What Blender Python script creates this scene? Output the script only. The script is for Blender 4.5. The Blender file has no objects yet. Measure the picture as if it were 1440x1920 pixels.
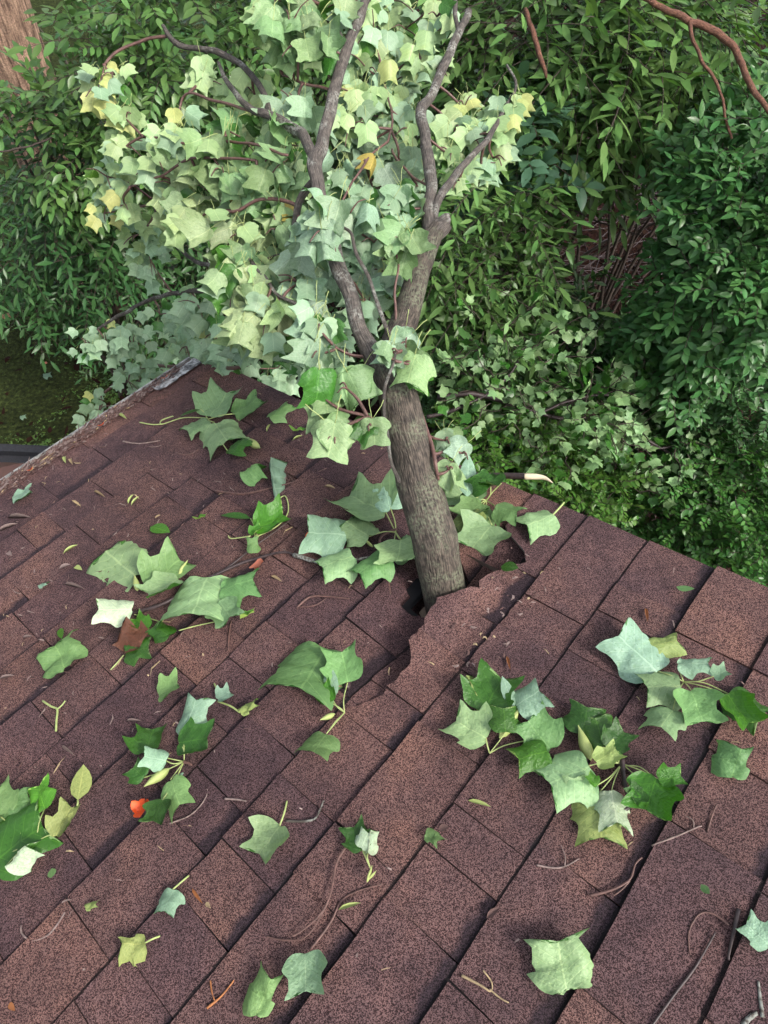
import bpy, math, random
from mathutils import Vector, Matrix, noise
random.seed(7)
R = random.random
def U(a, b): return a + (b - a) * random.random()

# ------------------------------------------------------------------ camera, sky, sun, exposure
F, CX, CY = 1250.0, 720.0, 960.0          # focal length and centre, in photograph pixels
UPC = Vector((0.0659, 0.5484, -0.8336)).normalized()      # world up seen from the camera (right, up, forward)
FW = Vector((0, 0, 1))
EY = (FW - UPC * UPC.dot(FW)).normalized()
EX = Vector((EY.y*UPC.z-EY.z*UPC.y, EY.z*UPC.x-EY.x*UPC.z, EY.x*UPC.y-EY.y*UPC.x))
if EX.x < 0: EX = -EX
CAMZ = 4.95
CAM = Vector((0, 0, CAMZ))
def c2w(p): p = Vector(p); return Vector((p.dot(EX), p.dot(EY), p.dot(UPC)))
def at(px, py, Z): return CAM + c2w(((px-CX)/F*Z, -(py-CY)/F*Z, Z))
sc = bpy.context.scene
cam = bpy.data.cameras.new('camera'); cam.sensor_fit = 'VERTICAL'; cam.sensor_height = 24; cam.lens = 24*F/1920
cam.clip_end = 500; cam.clip_start = 0.02
camo = bpy.data.objects.new('camera', cam); sc.collection.objects.link(camo)
xr, yu, zf = c2w((1,0,0)), c2w((0,1,0)), c2w((0,0,1))
camo.matrix_world = Matrix(((xr.x,yu.x,-zf.x,0),(xr.y,yu.y,-zf.y,0),(xr.z,yu.z,-zf.z,CAMZ),(0,0,0,1)))
sc.camera = camo
SUN_EL, SUN_AZ = 50, 122                   # degrees; azimuth clockwise from +Y
w = bpy.data.worlds.new('World'); sc.world = w; w.use_nodes = True
nt = w.node_tree; bg = nt.nodes['Background']
sky = nt.nodes.new('ShaderNodeTexSky'); sky.sky_type = 'NISHITA'; sky.sun_disc = False
sky.sun_elevation = math.radians(SUN_EL); sky.sun_rotation = math.radians(SUN_AZ)
sky.air_density = 1.0; sky.dust_density = 4.0; sky.ozone_density = 1.0
hs = nt.nodes.new('ShaderNodeHueSaturation'); hs.inputs['Saturation'].default_value = 0.45
nt.links.new(sky.outputs[0], hs.inputs['Color']); nt.links.new(hs.outputs[0], bg.inputs[0]); bg.inputs[1].default_value = 0.12
sl = bpy.data.lights.new('sun', 'SUN'); sl.energy = 1.3; sl.angle = math.radians(10); sl.color = (1, .95, .86)
so = bpy.data.objects.new('sun', sl); sc.collection.objects.link(so)
el, az = math.radians(SUN_EL), math.radians(SUN_AZ)
so.rotation_euler = Vector((math.sin(az)*math.cos(el), math.cos(az)*math.cos(el), math.sin(el))).to_track_quat('Z', 'Y').to_euler()
sc.view_settings.view_transform = 'Standard'; sc.view_settings.look = 'None'; sc.view_settings.gamma = 1
sc.view_settings.exposure = 1.32; sc.view_settings.use_curve_mapping = False
sc.cycles.max_bounces = 4; sc.cycles.diffuse_bounces = 3; sc.cycles.glossy_bounces = 2; sc.cycles.transmission_bounces = 3
sc.cycles.use_adaptive_sampling = True; sc.cycles.adaptive_threshold = 0.03
try: sc.cycles.use_denoising = True
except Exception: pass

# ------------------------------------------------------------------ roof frame: U along the eave, V down the slope, N outwards
D1 = c2w((0.64744, 0.61221, 0.45390)).normalized()
NN = c2w((-0.17712, 0.70013, -0.69169)).normalized()
D2 = c2w((-0.74125, 0.36743, 0.56173)); D2 = (D2 - D1*D1.dot(D2) - NN*NN.dot(D2)).normalized()
RD = 1.153
def rp(u, v, h=0.0): return CAM + D1*u + D2*v + NN*(h-RD)
def uv_of(px, py, h=0.0):
    r = c2w((px-CX, -(py-CY), F)); t = (h-RD)/(NN.dot(r)); p = r*t
    return p.dot(D1), p.dot(D2)
def on(px, py, h=0.0):
    u, v = uv_of(px, py, h); return rp(u, v, h)
RAKE, EAVE, STEP = 0.994, 2.047, 0.1430
HU, HV = 0.625, 0.640                      # where the limb goes in

# ------------------------------------------------------------------ helpers
col = sc.collection
def tag(o, label=None, cat=None, group=None, kind=None):
    if label: o['label'] = label
    if cat: o['category'] = cat
    if group: o['group'] = group
    if kind: o['kind'] = kind
    return o
def link(name, data, parent=None):
    o = bpy.data.objects.new(name, data); col.objects.link(o)
    if parent is not None: o.parent = parent
    return o
class MB:
    def __init__(s): s.v = []; s.f = []; s.uv = []; s.mi = []
    def face(s, idx, uv=None, m=0):
        s.f.append(tuple(idx)); s.uv.append(uv or [(0, 0)]*len(idx)); s.mi.append(m)
    def tube(s, pts, rad, n=8, m=0, cap=True, bumpy=0.0, seed=0):
        b = len(s.v); k = len(pts); L = 0; ls = [0]
        for i in range(1, k): L += (pts[i]-pts[i-1]).length; ls.append(L)
        t0 = (pts[1]-pts[0]).normalized(); a = t0.orthogonal().normalized()
        for i in range(k):
            t = (pts[min(i+1, k-1)]-pts[max(i-1, 0)]).normalized()
            a = (a - t*a.dot(t)).normalized(); c = t.cross(a)
            for j in range(n):
                g = 2*math.pi*j/n; d = a*math.cos(g)+c*math.sin(g); r = rad[i]
                if bumpy: r *= 1 + bumpy*noise.noise(Vector((math.cos(g)*1.3, math.sin(g)*1.3, ls[i]*9+seed)))
                s.v.append(pts[i]+d*r)
        for i in range(k-1):
            for j in range(n):
                j2 = (j+1) % n
                s.face((b+i*n+j, b+i*n+j2, b+(i+1)*n+j2, b+(i+1)*n+j),
                       [(j/n, ls[i]), ((j+1)/n, ls[i]), ((j+1)/n, ls[i+1]), (j/n, ls[i+1])], m)
        if cap:
            s.face([b+(k-1)*n+j for j in range(n)], None, m); s.face([b+n-1-j for j in range(n)], None, m)
    def add(s, vs, fs, uvs=None, m=0):
        b = len(s.v); s.v += [Vector(x) for x in vs]
        for i, f in enumerate(fs): s.face([b+q for q in f], [uvs[q] for q in f] if uvs else None, m)
    def box(s, lo, hi, fr=None, m=0):
        P = [(x, y, z) for z in (lo[2], hi[2]) for y in (lo[1], hi[1]) for x in (lo[0], hi[0])]
        P = [fr(*p) if fr else Vector(p) for p in P]
        s.add(P, [(0,2,3,1),(4,5,7,6),(0,1,5,4),(2,6,7,3),(1,3,7,5),(0,4,6,2)], None, m)
    def mesh(s, name, mats, smooth=True):
        me = bpy.data.meshes.new(name); me.from_pydata([tuple(x) for x in s.v], [], s.f)
        l = me.uv_layers.new(name='UVMap')
        flat = [c for f in s.uv for q in f for c in q]; l.data.foreach_set('uv', flat)
        for mt in (mats if isinstance(mats, (list, tuple)) else [mats]): me.materials.append(mt)
        me.polygons.foreach_set('material_index', s.mi)
        me.polygons.foreach_set('use_smooth', [smooth]*len(s.f)); me.update(); return me
    def build(s, name, mats, parent=None, smooth=True): return link(name, s.mesh(name, mats, smooth), parent)
def smooth_path(pts, sub=4, wob=0.0, seed=0):
    """Catmull-Rom through (Vector, radius) pairs."""
    P = [p for p, r in pts]; Q = [r for p, r in pts]; out = []; rr = []
    for i in range(len(P)-1):
        p0 = P[max(i-1, 0)]; p1 = P[i]; p2 = P[i+1]; p3 = P[min(i+2, len(P)-1)]
        for k in range(sub):
            t = k/sub
            q = 0.5*((2*p1)+(p2-p0)*t+(2*p0-5*p1+4*p2-p3)*t*t+(3*p1-p0-3*p2+p3)*t**3)
            if wob: q = q + noise.noise_vector(q*14+Vector((seed, 0, 0)))*wob
            out.append(q); rr.append(Q[i]+(Q[i+1]-Q[i])*t)
    out.append(P[-1]); rr.append(Q[-1]); return out, rr

# ------------------------------------------------------------------ materials
def newmat(name):
    m = bpy.data.materials.new(name); m.use_nodes = True
    n = m.node_tree; b = n.nodes['Principled BSDF']; return m, n, b
def N(n, t, **kw):
    x = n.nodes.new('ShaderNode'+t)
    for k, v in kw.items(): setattr(x, k, v)
    return x
def ramp(n, src, stops, interp='LINEAR'):
    r = N(n, 'ValToRGB'); r.color_ramp.interpolation = interp
    e = r.color_ramp.elements
    while len(e) < len(stops): e.new(0.5)
    for q, (p, c) in zip(e, stops): q.position = p; q.color = (c[0], c[1], c[2], 1) if len(c) == 3 else c
    n.links.new(src, r.inputs[0]); return r.outputs[0]
def mix(n, fac, a, b, mode='MIX'):
    x = N(n, 'Mix', data_type='RGBA', blend_type=mode)
    for s, v in ((0, fac), (6, a), (7, b)):
        if hasattr(v, 'is_linked'): n.links.new(v, x.inputs[s])
        else: x.inputs[s].default_value = v if s == 0 else (*v, 1)
    return x.outputs[2]
def math_(n, op, a, b=None, c=None):
    x = N(n, 'Math', operation=op)
    for i, v in enumerate((a, b, c)):
        if v is None: continue
        if hasattr(v, 'is_linked'): n.links.new(v, x.inputs[i])
        else: x.inputs[i].default_value = v
    return x.outputs[0]
def coords(n, out='Object', scale=None):
    t = N(n, 'TexCoord'); s = t.outputs[out]
    if scale:
        m = N(n, 'Mapping'); m.inputs['Scale'].default_value = scale; n.links.new(s, m.inputs[0]); s = m.outputs[0]
    return s
def tex(n, kind, co, scale, detail=2.0, **kw):
    t = N(n, 'Tex'+kind, **kw)
    if co is not None: n.links.new(co, t.inputs['Vector'])
    t.inputs['Scale'].default_value = scale
    if 'Detail' in t.inputs: t.inputs['Detail'].default_value = detail
    return t
def bump(n, b, h, strength, dist):
    x = N(n, 'Bump'); x.inputs['Strength'].default_value = strength; x.inputs['Distance'].default_value = dist
    n.links.new(h, x.inputs['Height']); n.links.new(x.outputs[0], b.inputs['Normal'])
def rnd(n):
    """a random number per object and per island"""
    a = N(n, 'ObjectInfo').outputs['Random']; g = N(n, 'NewGeometry').outputs['Random Per Island']
    return math_(n, 'FRACT', math_(n, 'ADD', a, g))

def mat_shingle():
    m, n, b = newmat('shingle_granules'); co = coords(n)
    vor = tex(n, 'Voronoi', co, 800); fine = tex(n, 'Noise', co, 420, 2); big = tex(n, 'Noise', co, 7, 3); mid = tex(n, 'Noise', co, 32, 3)
    sp = N(n, 'SeparateColor'); n.links.new(vor.outputs['Color'], sp.inputs[0])
    gran = ramp(n, sp.outputs[0], [(0, (.0072, .0024, .0027)), (.35, (.0128, .0042, .0045)), (.62, (.0190, .0064, .0066)), (.78, (.031, .0118, .0114)), (.89, (.072, .034, .031)), (1, (.165, .102, .093))])
    oi = N(n, 'ObjectInfo').outputs['Random']
    tone = ramp(n, oi, [(0, (.70, .67, .76)), (.25, (.88, .85, .92)), (.5, (1.0, .97, 1.0)), (.75, (1.10, 1.05, 1.02)), (1, (1.22, 1.13, 1.03))])
    c = mix(n, 1.0, gran, tone, 'MULTIPLY')
    c = mix(n, 1.0, c, ramp(n, big.outputs[0], [(.3, (.76, .73, .80)), (.5, (1, .98, 1.02)), (.7, (1.22, 1.16, 1.08))]), 'MULTIPLY')
    c = mix(n, 1.0, c, ramp(n, mid.outputs[0], [(.3, (.80, .80, .82)), (.7, (1.15, 1.12, 1.08))]), 'MULTIPLY')
    stain = tex(n, 'Noise', co, 2.6, 5); c = mix(n, 1.0, c, ramp(n, stain.outputs[0], [(.36, (.66, .66, .72)), (.52, (1, 1, 1)), (.68, (1.12, 1.10, 1.06))]), 'MULTIPLY')
    # printed shadow band, plus a painted contact-shade line, under the course above
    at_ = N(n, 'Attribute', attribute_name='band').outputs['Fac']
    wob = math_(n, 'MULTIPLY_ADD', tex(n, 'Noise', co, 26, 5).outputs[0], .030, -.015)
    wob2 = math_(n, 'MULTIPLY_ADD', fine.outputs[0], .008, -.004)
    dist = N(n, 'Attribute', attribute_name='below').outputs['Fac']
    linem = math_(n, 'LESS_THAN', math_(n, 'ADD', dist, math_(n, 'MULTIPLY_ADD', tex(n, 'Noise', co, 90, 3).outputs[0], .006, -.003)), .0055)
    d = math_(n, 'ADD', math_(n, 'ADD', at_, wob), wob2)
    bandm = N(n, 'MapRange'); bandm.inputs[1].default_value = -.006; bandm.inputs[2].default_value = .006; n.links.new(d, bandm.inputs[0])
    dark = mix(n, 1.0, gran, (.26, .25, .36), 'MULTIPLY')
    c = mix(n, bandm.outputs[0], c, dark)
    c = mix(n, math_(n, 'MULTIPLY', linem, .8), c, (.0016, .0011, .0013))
    n.links.new(c, b.inputs['Base Color']); b.inputs['Roughness'].default_value = .85
    b.inputs['Specular IOR Level'].default_value = .35
    bump(n, b, math_(n, 'ADD', vor.outputs['Distance'], fine.outputs[0]), .32, .002); return m

def mat_bark(name, dark, light, lichen, scale=1.0, lich=.55, ridge=1.0, along=13):
    m, n, b = newmat(name); t = N(n, 'TexCoord')
    mp = N(n, 'Mapping'); mp.inputs['Scale'].default_value = (26*scale, along*scale, 1); n.links.new(t.outputs['UV'], mp.inputs[0])
    co = t.outputs['Object']
    # noise distorted along the stem
    nz = tex(n, 'Noise', mp.outputs[0], 3.0, 6); v = tex(n, 'Voronoi', mp.outputs[0], 1.6, feature='DISTANCE_TO_EDGE')
    fine = tex(n, 'Noise', co, 90, 5); pat = tex(n, 'Noise', co, 18, 6); pat2 = tex(n, 'Noise', co, 170, 4)
    c = ramp(n, nz.outputs[0], [(.33, dark), (.5, tuple(a*.55+bb*.45 for a, bb in zip(dark, light))), (.69, light)])
    c = mix(n, 1.0, c, ramp(n, fine.outputs[0], [(.3, (.55, .55, .55)), (.7, (1.3, 1.28, 1.25))]), 'MULTIPLY')
    lm = math_(n, 'MULTIPLY', ramp(n, pat.outputs[0], [(lich-.05, (0,0,0)), (lich+.1, (1,1,1))]), ramp(n, pat2.outputs[0], [(.42, (0,0,0)), (.6, (1,1,1))]))
    c = mix(n, math_(n, 'MULTIPLY', lm, .7), c, lichen)
    n.links.new(c, b.inputs['Base Color']); b.inputs['Roughness'].default_value = .8
    hgt = math_(n, 'ADD', math_(n, 'MULTIPLY', nz.outputs[0], 1.0), math_(n, 'ADD', math_(n, 'MINIMUM', v.outputs['Distance'], .25), math_(n, 'MULTIPLY', fine.outputs[0], .5)))
    bump(n, b, hgt, .9, .006*ridge); return m

def mat_plain(name, c, rough=.6, var=.25, scale=60, bumpd=.0006):
    m, n, b = newmat(name); co = coords(n); t = tex(n, 'Noise', co, scale, 4)
    k = mix(n, 1.0, c, ramp(n, t.outputs[0], [(.3, (1-var,)*3), (.7, (1+var,)*3)]), 'MULTIPLY')
    n.links.new(k, b.inputs['Base Color']); b.inputs['Roughness'].default_value = rough
    bump(n, b, t.outputs[0], .4, bumpd); return m

def mat_leaf(name, top_mul, veins=True, rough_top=.38, rough_under=.55, trans=.22, topmix=None):
    """two-sided leaf: the object's colour is its pale underside, the upper face is greener"""
    m, n, b = newmat(name); oi = N(n, 'ObjectInfo'); base = oi.outputs['Color']
    r = rnd(n); geo = N(n, 'NewGeometry'); bf = geo.outputs['Backfacing']
    t = N(n, 'TexCoord'); s = N(n, 'SeparateXYZ'); n.links.new(t.outputs['UV'], s.inputs[0])
    x = math_(n, 'ABSOLUTE', s.outputs[0]); y = s.outputs[1]; co = t.outputs['Object']
    var = N(n, 'HueSaturation'); n.links.new(base, var.inputs['Color'])
    n.links.new(math_(n, 'MULTIPLY_ADD', r, .035, .485), var.inputs['Hue'])
    n.links.new(math_(n, 'MULTIPLY_ADD', math_(n, 'FRACT', math_(n, 'MULTIPLY', r, 7.3)), .38, .80), var.inputs['Value'])
    under = var.outputs[0]
    top = mix(n, 1.0, under, top_mul, 'MULTIPLY')
    c = mix(n, bf, top, under)
    mott = tex(n, 'Noise', co, 14 if veins else 20, 4)
    c = mix(n, 1.0, c, ramp(n, mott.outputs[0], [(.3, (.86, .90, .80)), (.7, (1.10, 1.07, 1.06))]), 'MULTIPLY')
    hgt = mott.outputs[0]
    if veins:
        mid = math_(n, 'LESS_THAN', x, .014)
        lat = math_(n, 'ABSOLUTE', math_(n, 'SUBTRACT', math_(n, 'FRACT', math_(n, 'MULTIPLY', math_(n, 'SUBTRACT', y, math_(n, 'MULTIPLY', x, .75)), 5.5)), .5))
        latm = math_(n, 'LESS_THAN', lat, .035)
        vm = math_(n, 'MAXIMUM', mid, math_(n, 'MULTIPLY', latm, .8))
        c = mix(n, math_(n, 'MULTIPLY', vm, .6), c, mix(n, bf, mix(n, 1.0, top, (2.1, 1.7, 1.9), 'MULTIPLY'), mix(n, 1.0, under, (1.6, 1.45, 1.4), 'MULTIPLY')))
        net = tex(n, 'Voronoi', co, 26, feature='DISTANCE_TO_EDGE'); c = mix(n, math_(n, 'MULTIPLY', math_(n, 'LESS_THAN', net.outputs['Distance'], .05), .22), c, mix(n, 1.0, c, (.6, .7, .6), 'MULTIPLY'))
        sm = tex(n, 'Noise', co, 11, 6); scuff = math_(n, 'MULTIPLY', ramp(n, sm.outputs[0], [(.56, (0,0,0)), (.64, (1,1,1))]), ramp(n, tex(n, 'Noise', co, 38, 3).outputs[0], [(.5, (0,0,0)), (.62, (1,1,1))]))
        c = mix(n, math_(n, 'MULTIPLY', scuff, .55), c, mix(n, 1.0, c, (.35, .42, .35), 'MULTIPLY'))
        spot = tex(n, 'Voronoi', co, 34); rim = math_(n, 'MULTIPLY', math_(n, 'LESS_THAN', spot.outputs['Distance'], .16), math_(n, 'GREATER_THAN', tex(n, 'Noise', co, 9, 1).outputs[0], .60))
        c = mix(n, math_(n, 'MULTIPLY', rim, .75), c, (.05, .045, .02))
        # yellowing and scuffs with shapes of their own
        blot = ramp(n, tex(n, 'Noise', co, 16, 4).outputs[0], [(.60, (0,0,0)), (.75, (1,1,1))])
        c = mix(n, math_(n, 'MULTIPLY', blot, .35), c, mix(n, 1.0, c, (1.2, 1.05, .55), 'MULTIPLY'))
        hgt = math_(n, 'ADD', hgt, math_(n, 'MULTIPLY', vm, .8))
    n.links.new(c, b.inputs['Base Color'])
    ro = N(n, 'MapRange'); ro.inputs[3].default_value = rough_top; ro.inputs[4].default_value = rough_under
    n.links.new(bf, ro.inputs[0]); n.links.new(ro.outputs[0], b.inputs['Roughness'])
    b.inputs['Specular IOR Level'].default_value = .5 if veins else .3
    bump(n, b, hgt, .6, .004 if veins else .002)
    tr = N(n, 'BsdfTranslucent'); n.links.new(mix(n, 1.0, c, (1.0, 1.25, .5), 'MULTIPLY'), tr.inputs[0])
    ms = N(n, 'MixShader'); ms.inputs[0].default_value = trans
    out = n.nodes['Material Output']
    n.links.new(b.outputs[0], ms.inputs[1]); n.links.new(tr.outputs[0], ms.inputs[2]); n.links.new(ms.outputs[0], out.inputs[0])
    return m

def mat_ground():
    m, n, b = newmat('woodland_floor'); co = coords(n)
    a = tex(n, 'Noise', co, 1.1, 5); d = tex(n, 'Voronoi', co, 22); f = tex(n, 'Noise', co, 30, 6)
    sp = N(n, 'SeparateColor'); n.links.new(d.outputs['Color'], sp.inputs[0])
    litter = ramp(n, sp.outputs[0], [(0, (.006, .003, .0025)), (.5, (.012, .0052, .004)), (1, (.025, .0105, .0075))])
    moss = ramp(n, f.outputs[0], [(.3, (.016, .020, .007)), (.55, (.036, .048, .014)), (.75, (.075, .10, .028))])
    xs = N(n, 'SeparateXYZ'); n.links.new(co, xs.inputs[0])
    left = N(n, 'MapRange'); left.inputs[1].default_value = -.8; left.inputs[2].default_value = -2.0
    n.links.new(math_(n, 'ADD', xs.outputs[0], math_(n, 'MULTIPLY', a.outputs[0], 1.0)), left.inputs[0])
    c = mix(n, left.outputs[0], litter, moss)
    c = mix(n, 1.0, c, ramp(n, a.outputs[0], [(.3, (.6, .6, .6)), (.7, (1.2, 1.2, 1.2))]), 'MULTIPLY')
    n.links.new(c, b.inputs['Base Color']); b.inputs['Roughness'].default_value = .95
    bump(n, b, math_(n, 'ADD', f.outputs[0], d.outputs['Distance']), .9, .03); return m

def mat_drip():
    m, n, b = newmat('weathered_white_metal'); co = coords(n)
    t = tex(n, 'Noise', co, 30, 6); u = tex(n, 'Noise', co, 110, 4)
    k = ramp(n, math_(n, 'ADD', math_(n, 'MULTIPLY', t.outputs[0], .7), math_(n, 'MULTIPLY', u.outputs[0], .3)), [(.40, (.05, .05, .055)), (.50, (.22, .22, .22)), (.60, (.55, .56, .56))])
    n.links.new(k, b.inputs['Base Color']); b.inputs['Roughness'].default_value = .6; bump(n, b, u.outputs[0], .4, .001); return m

M = {}
M['shingle'] = mat_shingle()
M['deck'] = mat_plain('roof_sheathing', (.16, .10, .06), .8, .4, 40)
M['void'] = mat_plain('attic_dust', (.03, .028, .026), .9)
M['felt'] = mat_plain('roofing_felt', (.010, .010, .012), .9)
M['fibre'] = mat_plain('torn_fibreglass_edge', (.20, .17, .16), .9, .4, 120)
M['fascia'] = mat_plain('brown_fascia', (.07, .035, .028), .6)
M['wall'] = mat_plain('house_wall', (.25, .20, .17), .8)
M['drip'] = mat_drip()
M['whitelip'] = mat_plain('white_enamel_lip', (.25, .25, .245), .6, .9, 38)
M['bark'] = mat_bark('limb_bark', (.019, .014, .011), (.128, .104, .083), (.175, .195, .125), 1.0, .52)
M['branch'] = mat_bark('branch_bark', (.024, .020, .018), (.165, .142, .125), (.36, .37, .33), .8, .55, .5)
M['twig'] = mat_plain('red_brown_twig', (.115, .060, .050), .55, .4, 120)
M['darktwig'] = mat_plain('wet_dark_twig', (.045, .030, .030), .45, .5, 120)
M['lichentwig'] = mat_bark('lichened_twig', (.04, .035, .03), (.15, .13, .11), (.38, .40, .36), 1, .45, .2)
M['stalk'] = mat_plain('leaf_stalk', (.34, .41, .15), .5, .2, 80)
M['straw'] = mat_plain('straw_litter', (.36, .27, .15), .7, .3, 90)
M['pale'] = mat_plain('pale_green_bract', (.33, .39, .13), .6, .3, 90)
M['brownlit'] = mat_plain('brown_litter', (.10, .055, .048), .8, .6, 150)
M['greylit'] = mat_plain('grey_pink_litter', (.20, .145, .13), .8, .5, 150)
M['rust'] = mat_plain('rust_needle', (.34, .13, .045), .7, .3, 90)
M['orange'] = mat_plain('orange_petal', (.72, .10, .018), .55, .35, 60)
M['salmon'] = mat_plain('salmon_petal', (.62, .20, .12), .6, .25, 80)
M['splinter'] = mat_plain('fresh_splintered_wood', (.72, .60, .42), .7, .15, 70)
M['deadleaf'] = mat_leaf('dead_brown_leaf', (.8, .7, .7), True, .6, .6, .08)
M['tulip'] = mat_leaf('tulip_leaf', (.20, .40, .13), True, .36, .5, .2)
M['shrub'] = mat_leaf('shrub_leaf', (.72, .80, .70), False, .34, .6, .2)
M['glossy'] = mat_leaf('glossy_leaf', (.75, .85, .75), False, .33, .55, .15)
M['litterleaf'] = mat_leaf('ground_litter_leaf', (.9, .9, .9), False, .7, .7, .1)
M['oldbark'] = mat_bark('old_tree_bark', (.07, .036, .024), (.50, .33, .235), (.38, .30, .23), 1.0, .75, 4.0, 1.6)
M['redbark'] = mat_bark('red_brown_bark', (.055, .022, .014), (.26, .115, .070), (.30, .20, .15), 1.0, .7, .6)
M['litterleaf'].node_tree.nodes['Principled BSDF'].inputs['Specular IOR Level'].default_value = .08
M['stem'] = mat_plain('shrub_stem', (.050, .036, .028), .8, .4, 60)
M['ground'] = mat_ground(); M['ground'].node_tree.nodes['Principled BSDF'].inputs['Specular IOR Level'].default_value = .1
M['brownpaint'] = mat_plain('brown_paint', (.070, .032, .026), .5, .15, 30)
M['darkroof'] = mat_plain('dark_porch_roof', (.018, .018, .022), .7, .4, 80)

# ------------------------------------------------------------------ leaf shapes
PALE = (.255, .395, .195, 1); BLUE = (.27, .43, .31, 1); MID = (.15, .28, .10, 1); YEL = (.33, .40, .13, 1)
WHITE = (.50, .62, .44, 1); DARKT = (.19, .30, .11, 1); LIME = (.36, .56, .13, 1); YTOP = (2.0, 1.5, .55, 1)
OUT = [(0, 0), (.14, -.045), (.32, -.005), (.46, .115), (.56, .345), (.45, .42), (.395, .55), (.42, .73), (.485, .955), (.25, .845), (0, .80)]
def fine_outline():
    """the same outline with rounded flanks between the pointed lobes"""
    out = []; K = len(OUT)
    for i in range(K-1):
        p0, p1, p2, p3 = OUT[max(i-1, 0)], OUT[i], OUT[i+1], OUT[min(i+2, K-1)]
        out.append(p1)
        t = .5; q = [0.5*((2*b_)+(c_-a_)*t+(2*a_-5*b_+4*c_-d_)*t*t+(3*b_-a_-3*c_+d_)*t**3) for a_, b_, c_, d_ in zip(p0, p1, p2, p3)]
        out.append((q[0], q[1]))
    out.append(OUT[-1]); return out
def tulip_mesh(name, bend, cup, curl, twist, stalk=.6, jag=.0, wide=1.0, asym=0.0, ripple=.02, seed=0, hi=False, crumple=.0, hang=0.0):
    rs = random.Random(seed); mb = MB(); O = fine_outline() if hi else OUT; K = len(O); T = (1, .75, .5, .25, 0) if hi else (1, .5, 0)
    grid = {}; off = Vector((seed*3.1, seed*1.7, 0))
    def P(x, y):
        z = bend*(y*y) + cup*abs(x)*2*(.6+.4*y) + twist*x*y + curl*max(0, abs(x)-.22)**2*9
        z += ripple*math.sin(9*x+seed)*math.sin(7*y+2*seed)
        if crumple: z += crumple*noise.noise(Vector((x*3.2, y*3.2, 0))+off)+crumple*.5*noise.noise(Vector((x*8, y*8, 4))+off)+.018*abs(math.sin((y-.75*abs(x))*17.3))
        z += hang*max(0, y-.45)**2*2.2
        yy = y*(1-.35*abs(bend)*y)
        return Vector((x*wide*(1-.30*min(1, abs(cup))), yy, z))
    for side in (-1, 1):
        jit = [(rs.uniform(-1, 1)*jag, rs.uniform(-1, 1)*jag) for _ in O]
        if hi: jit = [jit[(i//2)*2] if i % 2 == 0 else tuple(.5*(u+v) for u, v in zip(jit[i-1], jit[min(i+1, K-1)])) for i in range(K)]
        idx = []
        for i, (x, y) in enumerate(O):
            end = i in (0, K-1)
            sx = side*(x*(1+asym*side) + (0 if end else jit[i][0])); sy = y + (0 if end else jit[i][1])
            sp_ = min(max(sy, 0), .80)
            row = []
            for t in T:
                yv = sy if end else (sp_*.985 if t == 0 else sy*t+sp_*(1-t))
                key = (0, i, 0) if (t == 0 or end) else (side, i, t)
                if key not in grid:
                    xx = 0 if end else sx*t; grid[key] = len(mb.v); mb.v.append(P(xx, yv)); grid[('u', grid[key])] = (xx, yv)
                row.append(grid[key])
            idx.append(row)
        for i in range(K-1):
            for t in range(len(T)-1):
                q = [idx[i][t], idx[i+1][t], idx[i+1][t+1], idx[i][t+1]]; q2 = []
                for a in q:
                    if a not in q2: q2.append(a)
                if len(q2) < 3: continue
                if side == -1: q2 = q2[::-1]
                mb.face(q2, [grid[('u', a)] for a in q2], 0)
    if stalk:
        pts = [Vector((0, .02, .0)), Vector((.01, -stalk*.35, -.03)), Vector((.0, -stalk*.7, -.02)), Vector((.02, -stalk, .03))]
        mb.tube(pts, [.012, .011, .011, .014], 4, 1)
    return mb.mesh(name, [M['tulip'], M['stalk']])
TULIP = [tulip_mesh('tulip_leaf', *a, seed=i) for i, a in enumerate([
    (-.10, .10, .05, .05), (-.22, .16, -.04, -.10), (.10, -.12, .06, .12), (-.32, .05, .08, .1), (.05, .22, -.1, -.05), (-.15, -.16, 0, .2),
    (-.05, .34, .0, .0), (-.28, -.08, -.08, -.15)])]
TULIP_HI = [tulip_mesh('tulip_leaf', *a[:4], seed=70+i, hi=True, crumple=.08, jag=.025, asym=a[4], wide=a[5]) for i, a in enumerate([
    (-.12, .12, .25, .1, .06, 1), (-.30, .18, -.3, -.15, -.1, .9), (.14, -.16, -.3, .15, .1, 1.05), (-.4, -.10, .35, .1, 0, .95), (.10, .28, -.3, -.1, .12, .9), (-.2, -.22, -.3, .25, -.12, 1),
    (-.1, .45, .2, .0, .05, .95), (-.35, -.12, -.5, -.2, 0, 1.1), (-.2, .7, .3, .2, .1, .8), (-.5, .2, .1, .3, -.05, .9)])]
TBARE = [tulip_mesh('tulip_blade', *a, stalk=0, jag=.03, seed=20+i, asym=U(-.12, .12), hi=True, crumple=.085, wide=U(.92, 1.06)) for i, a in enumerate([
    (-.06, .06, .25, .04), (-.14, -.09, -.2, -.06), (.12, -.06, .3, .09), (-.10, .10, -.2, .07), (.07, .14, .2, -.08), (-.2, -.04, .3, .12), (.05, -.12, -.2, -.15), (-.08, .18, .1, .15)])]
TFOLD = tulip_mesh('folded_blade', -.2, .85, -.2, .15, stalk=0, seed=31, hi=True, crumple=.12)
TSTAR = tulip_mesh('star_blade', -.10, -.12, .3, .08, stalk=0, jag=.10, wide=1.0, seed=33, hi=True, crumple=.14)
TTORN = tulip_mesh('torn_blade', -.08, .06, .3, .1, stalk=0, jag=.09, wide=.9, asym=.35, seed=36, hi=True, crumple=.12)
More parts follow.
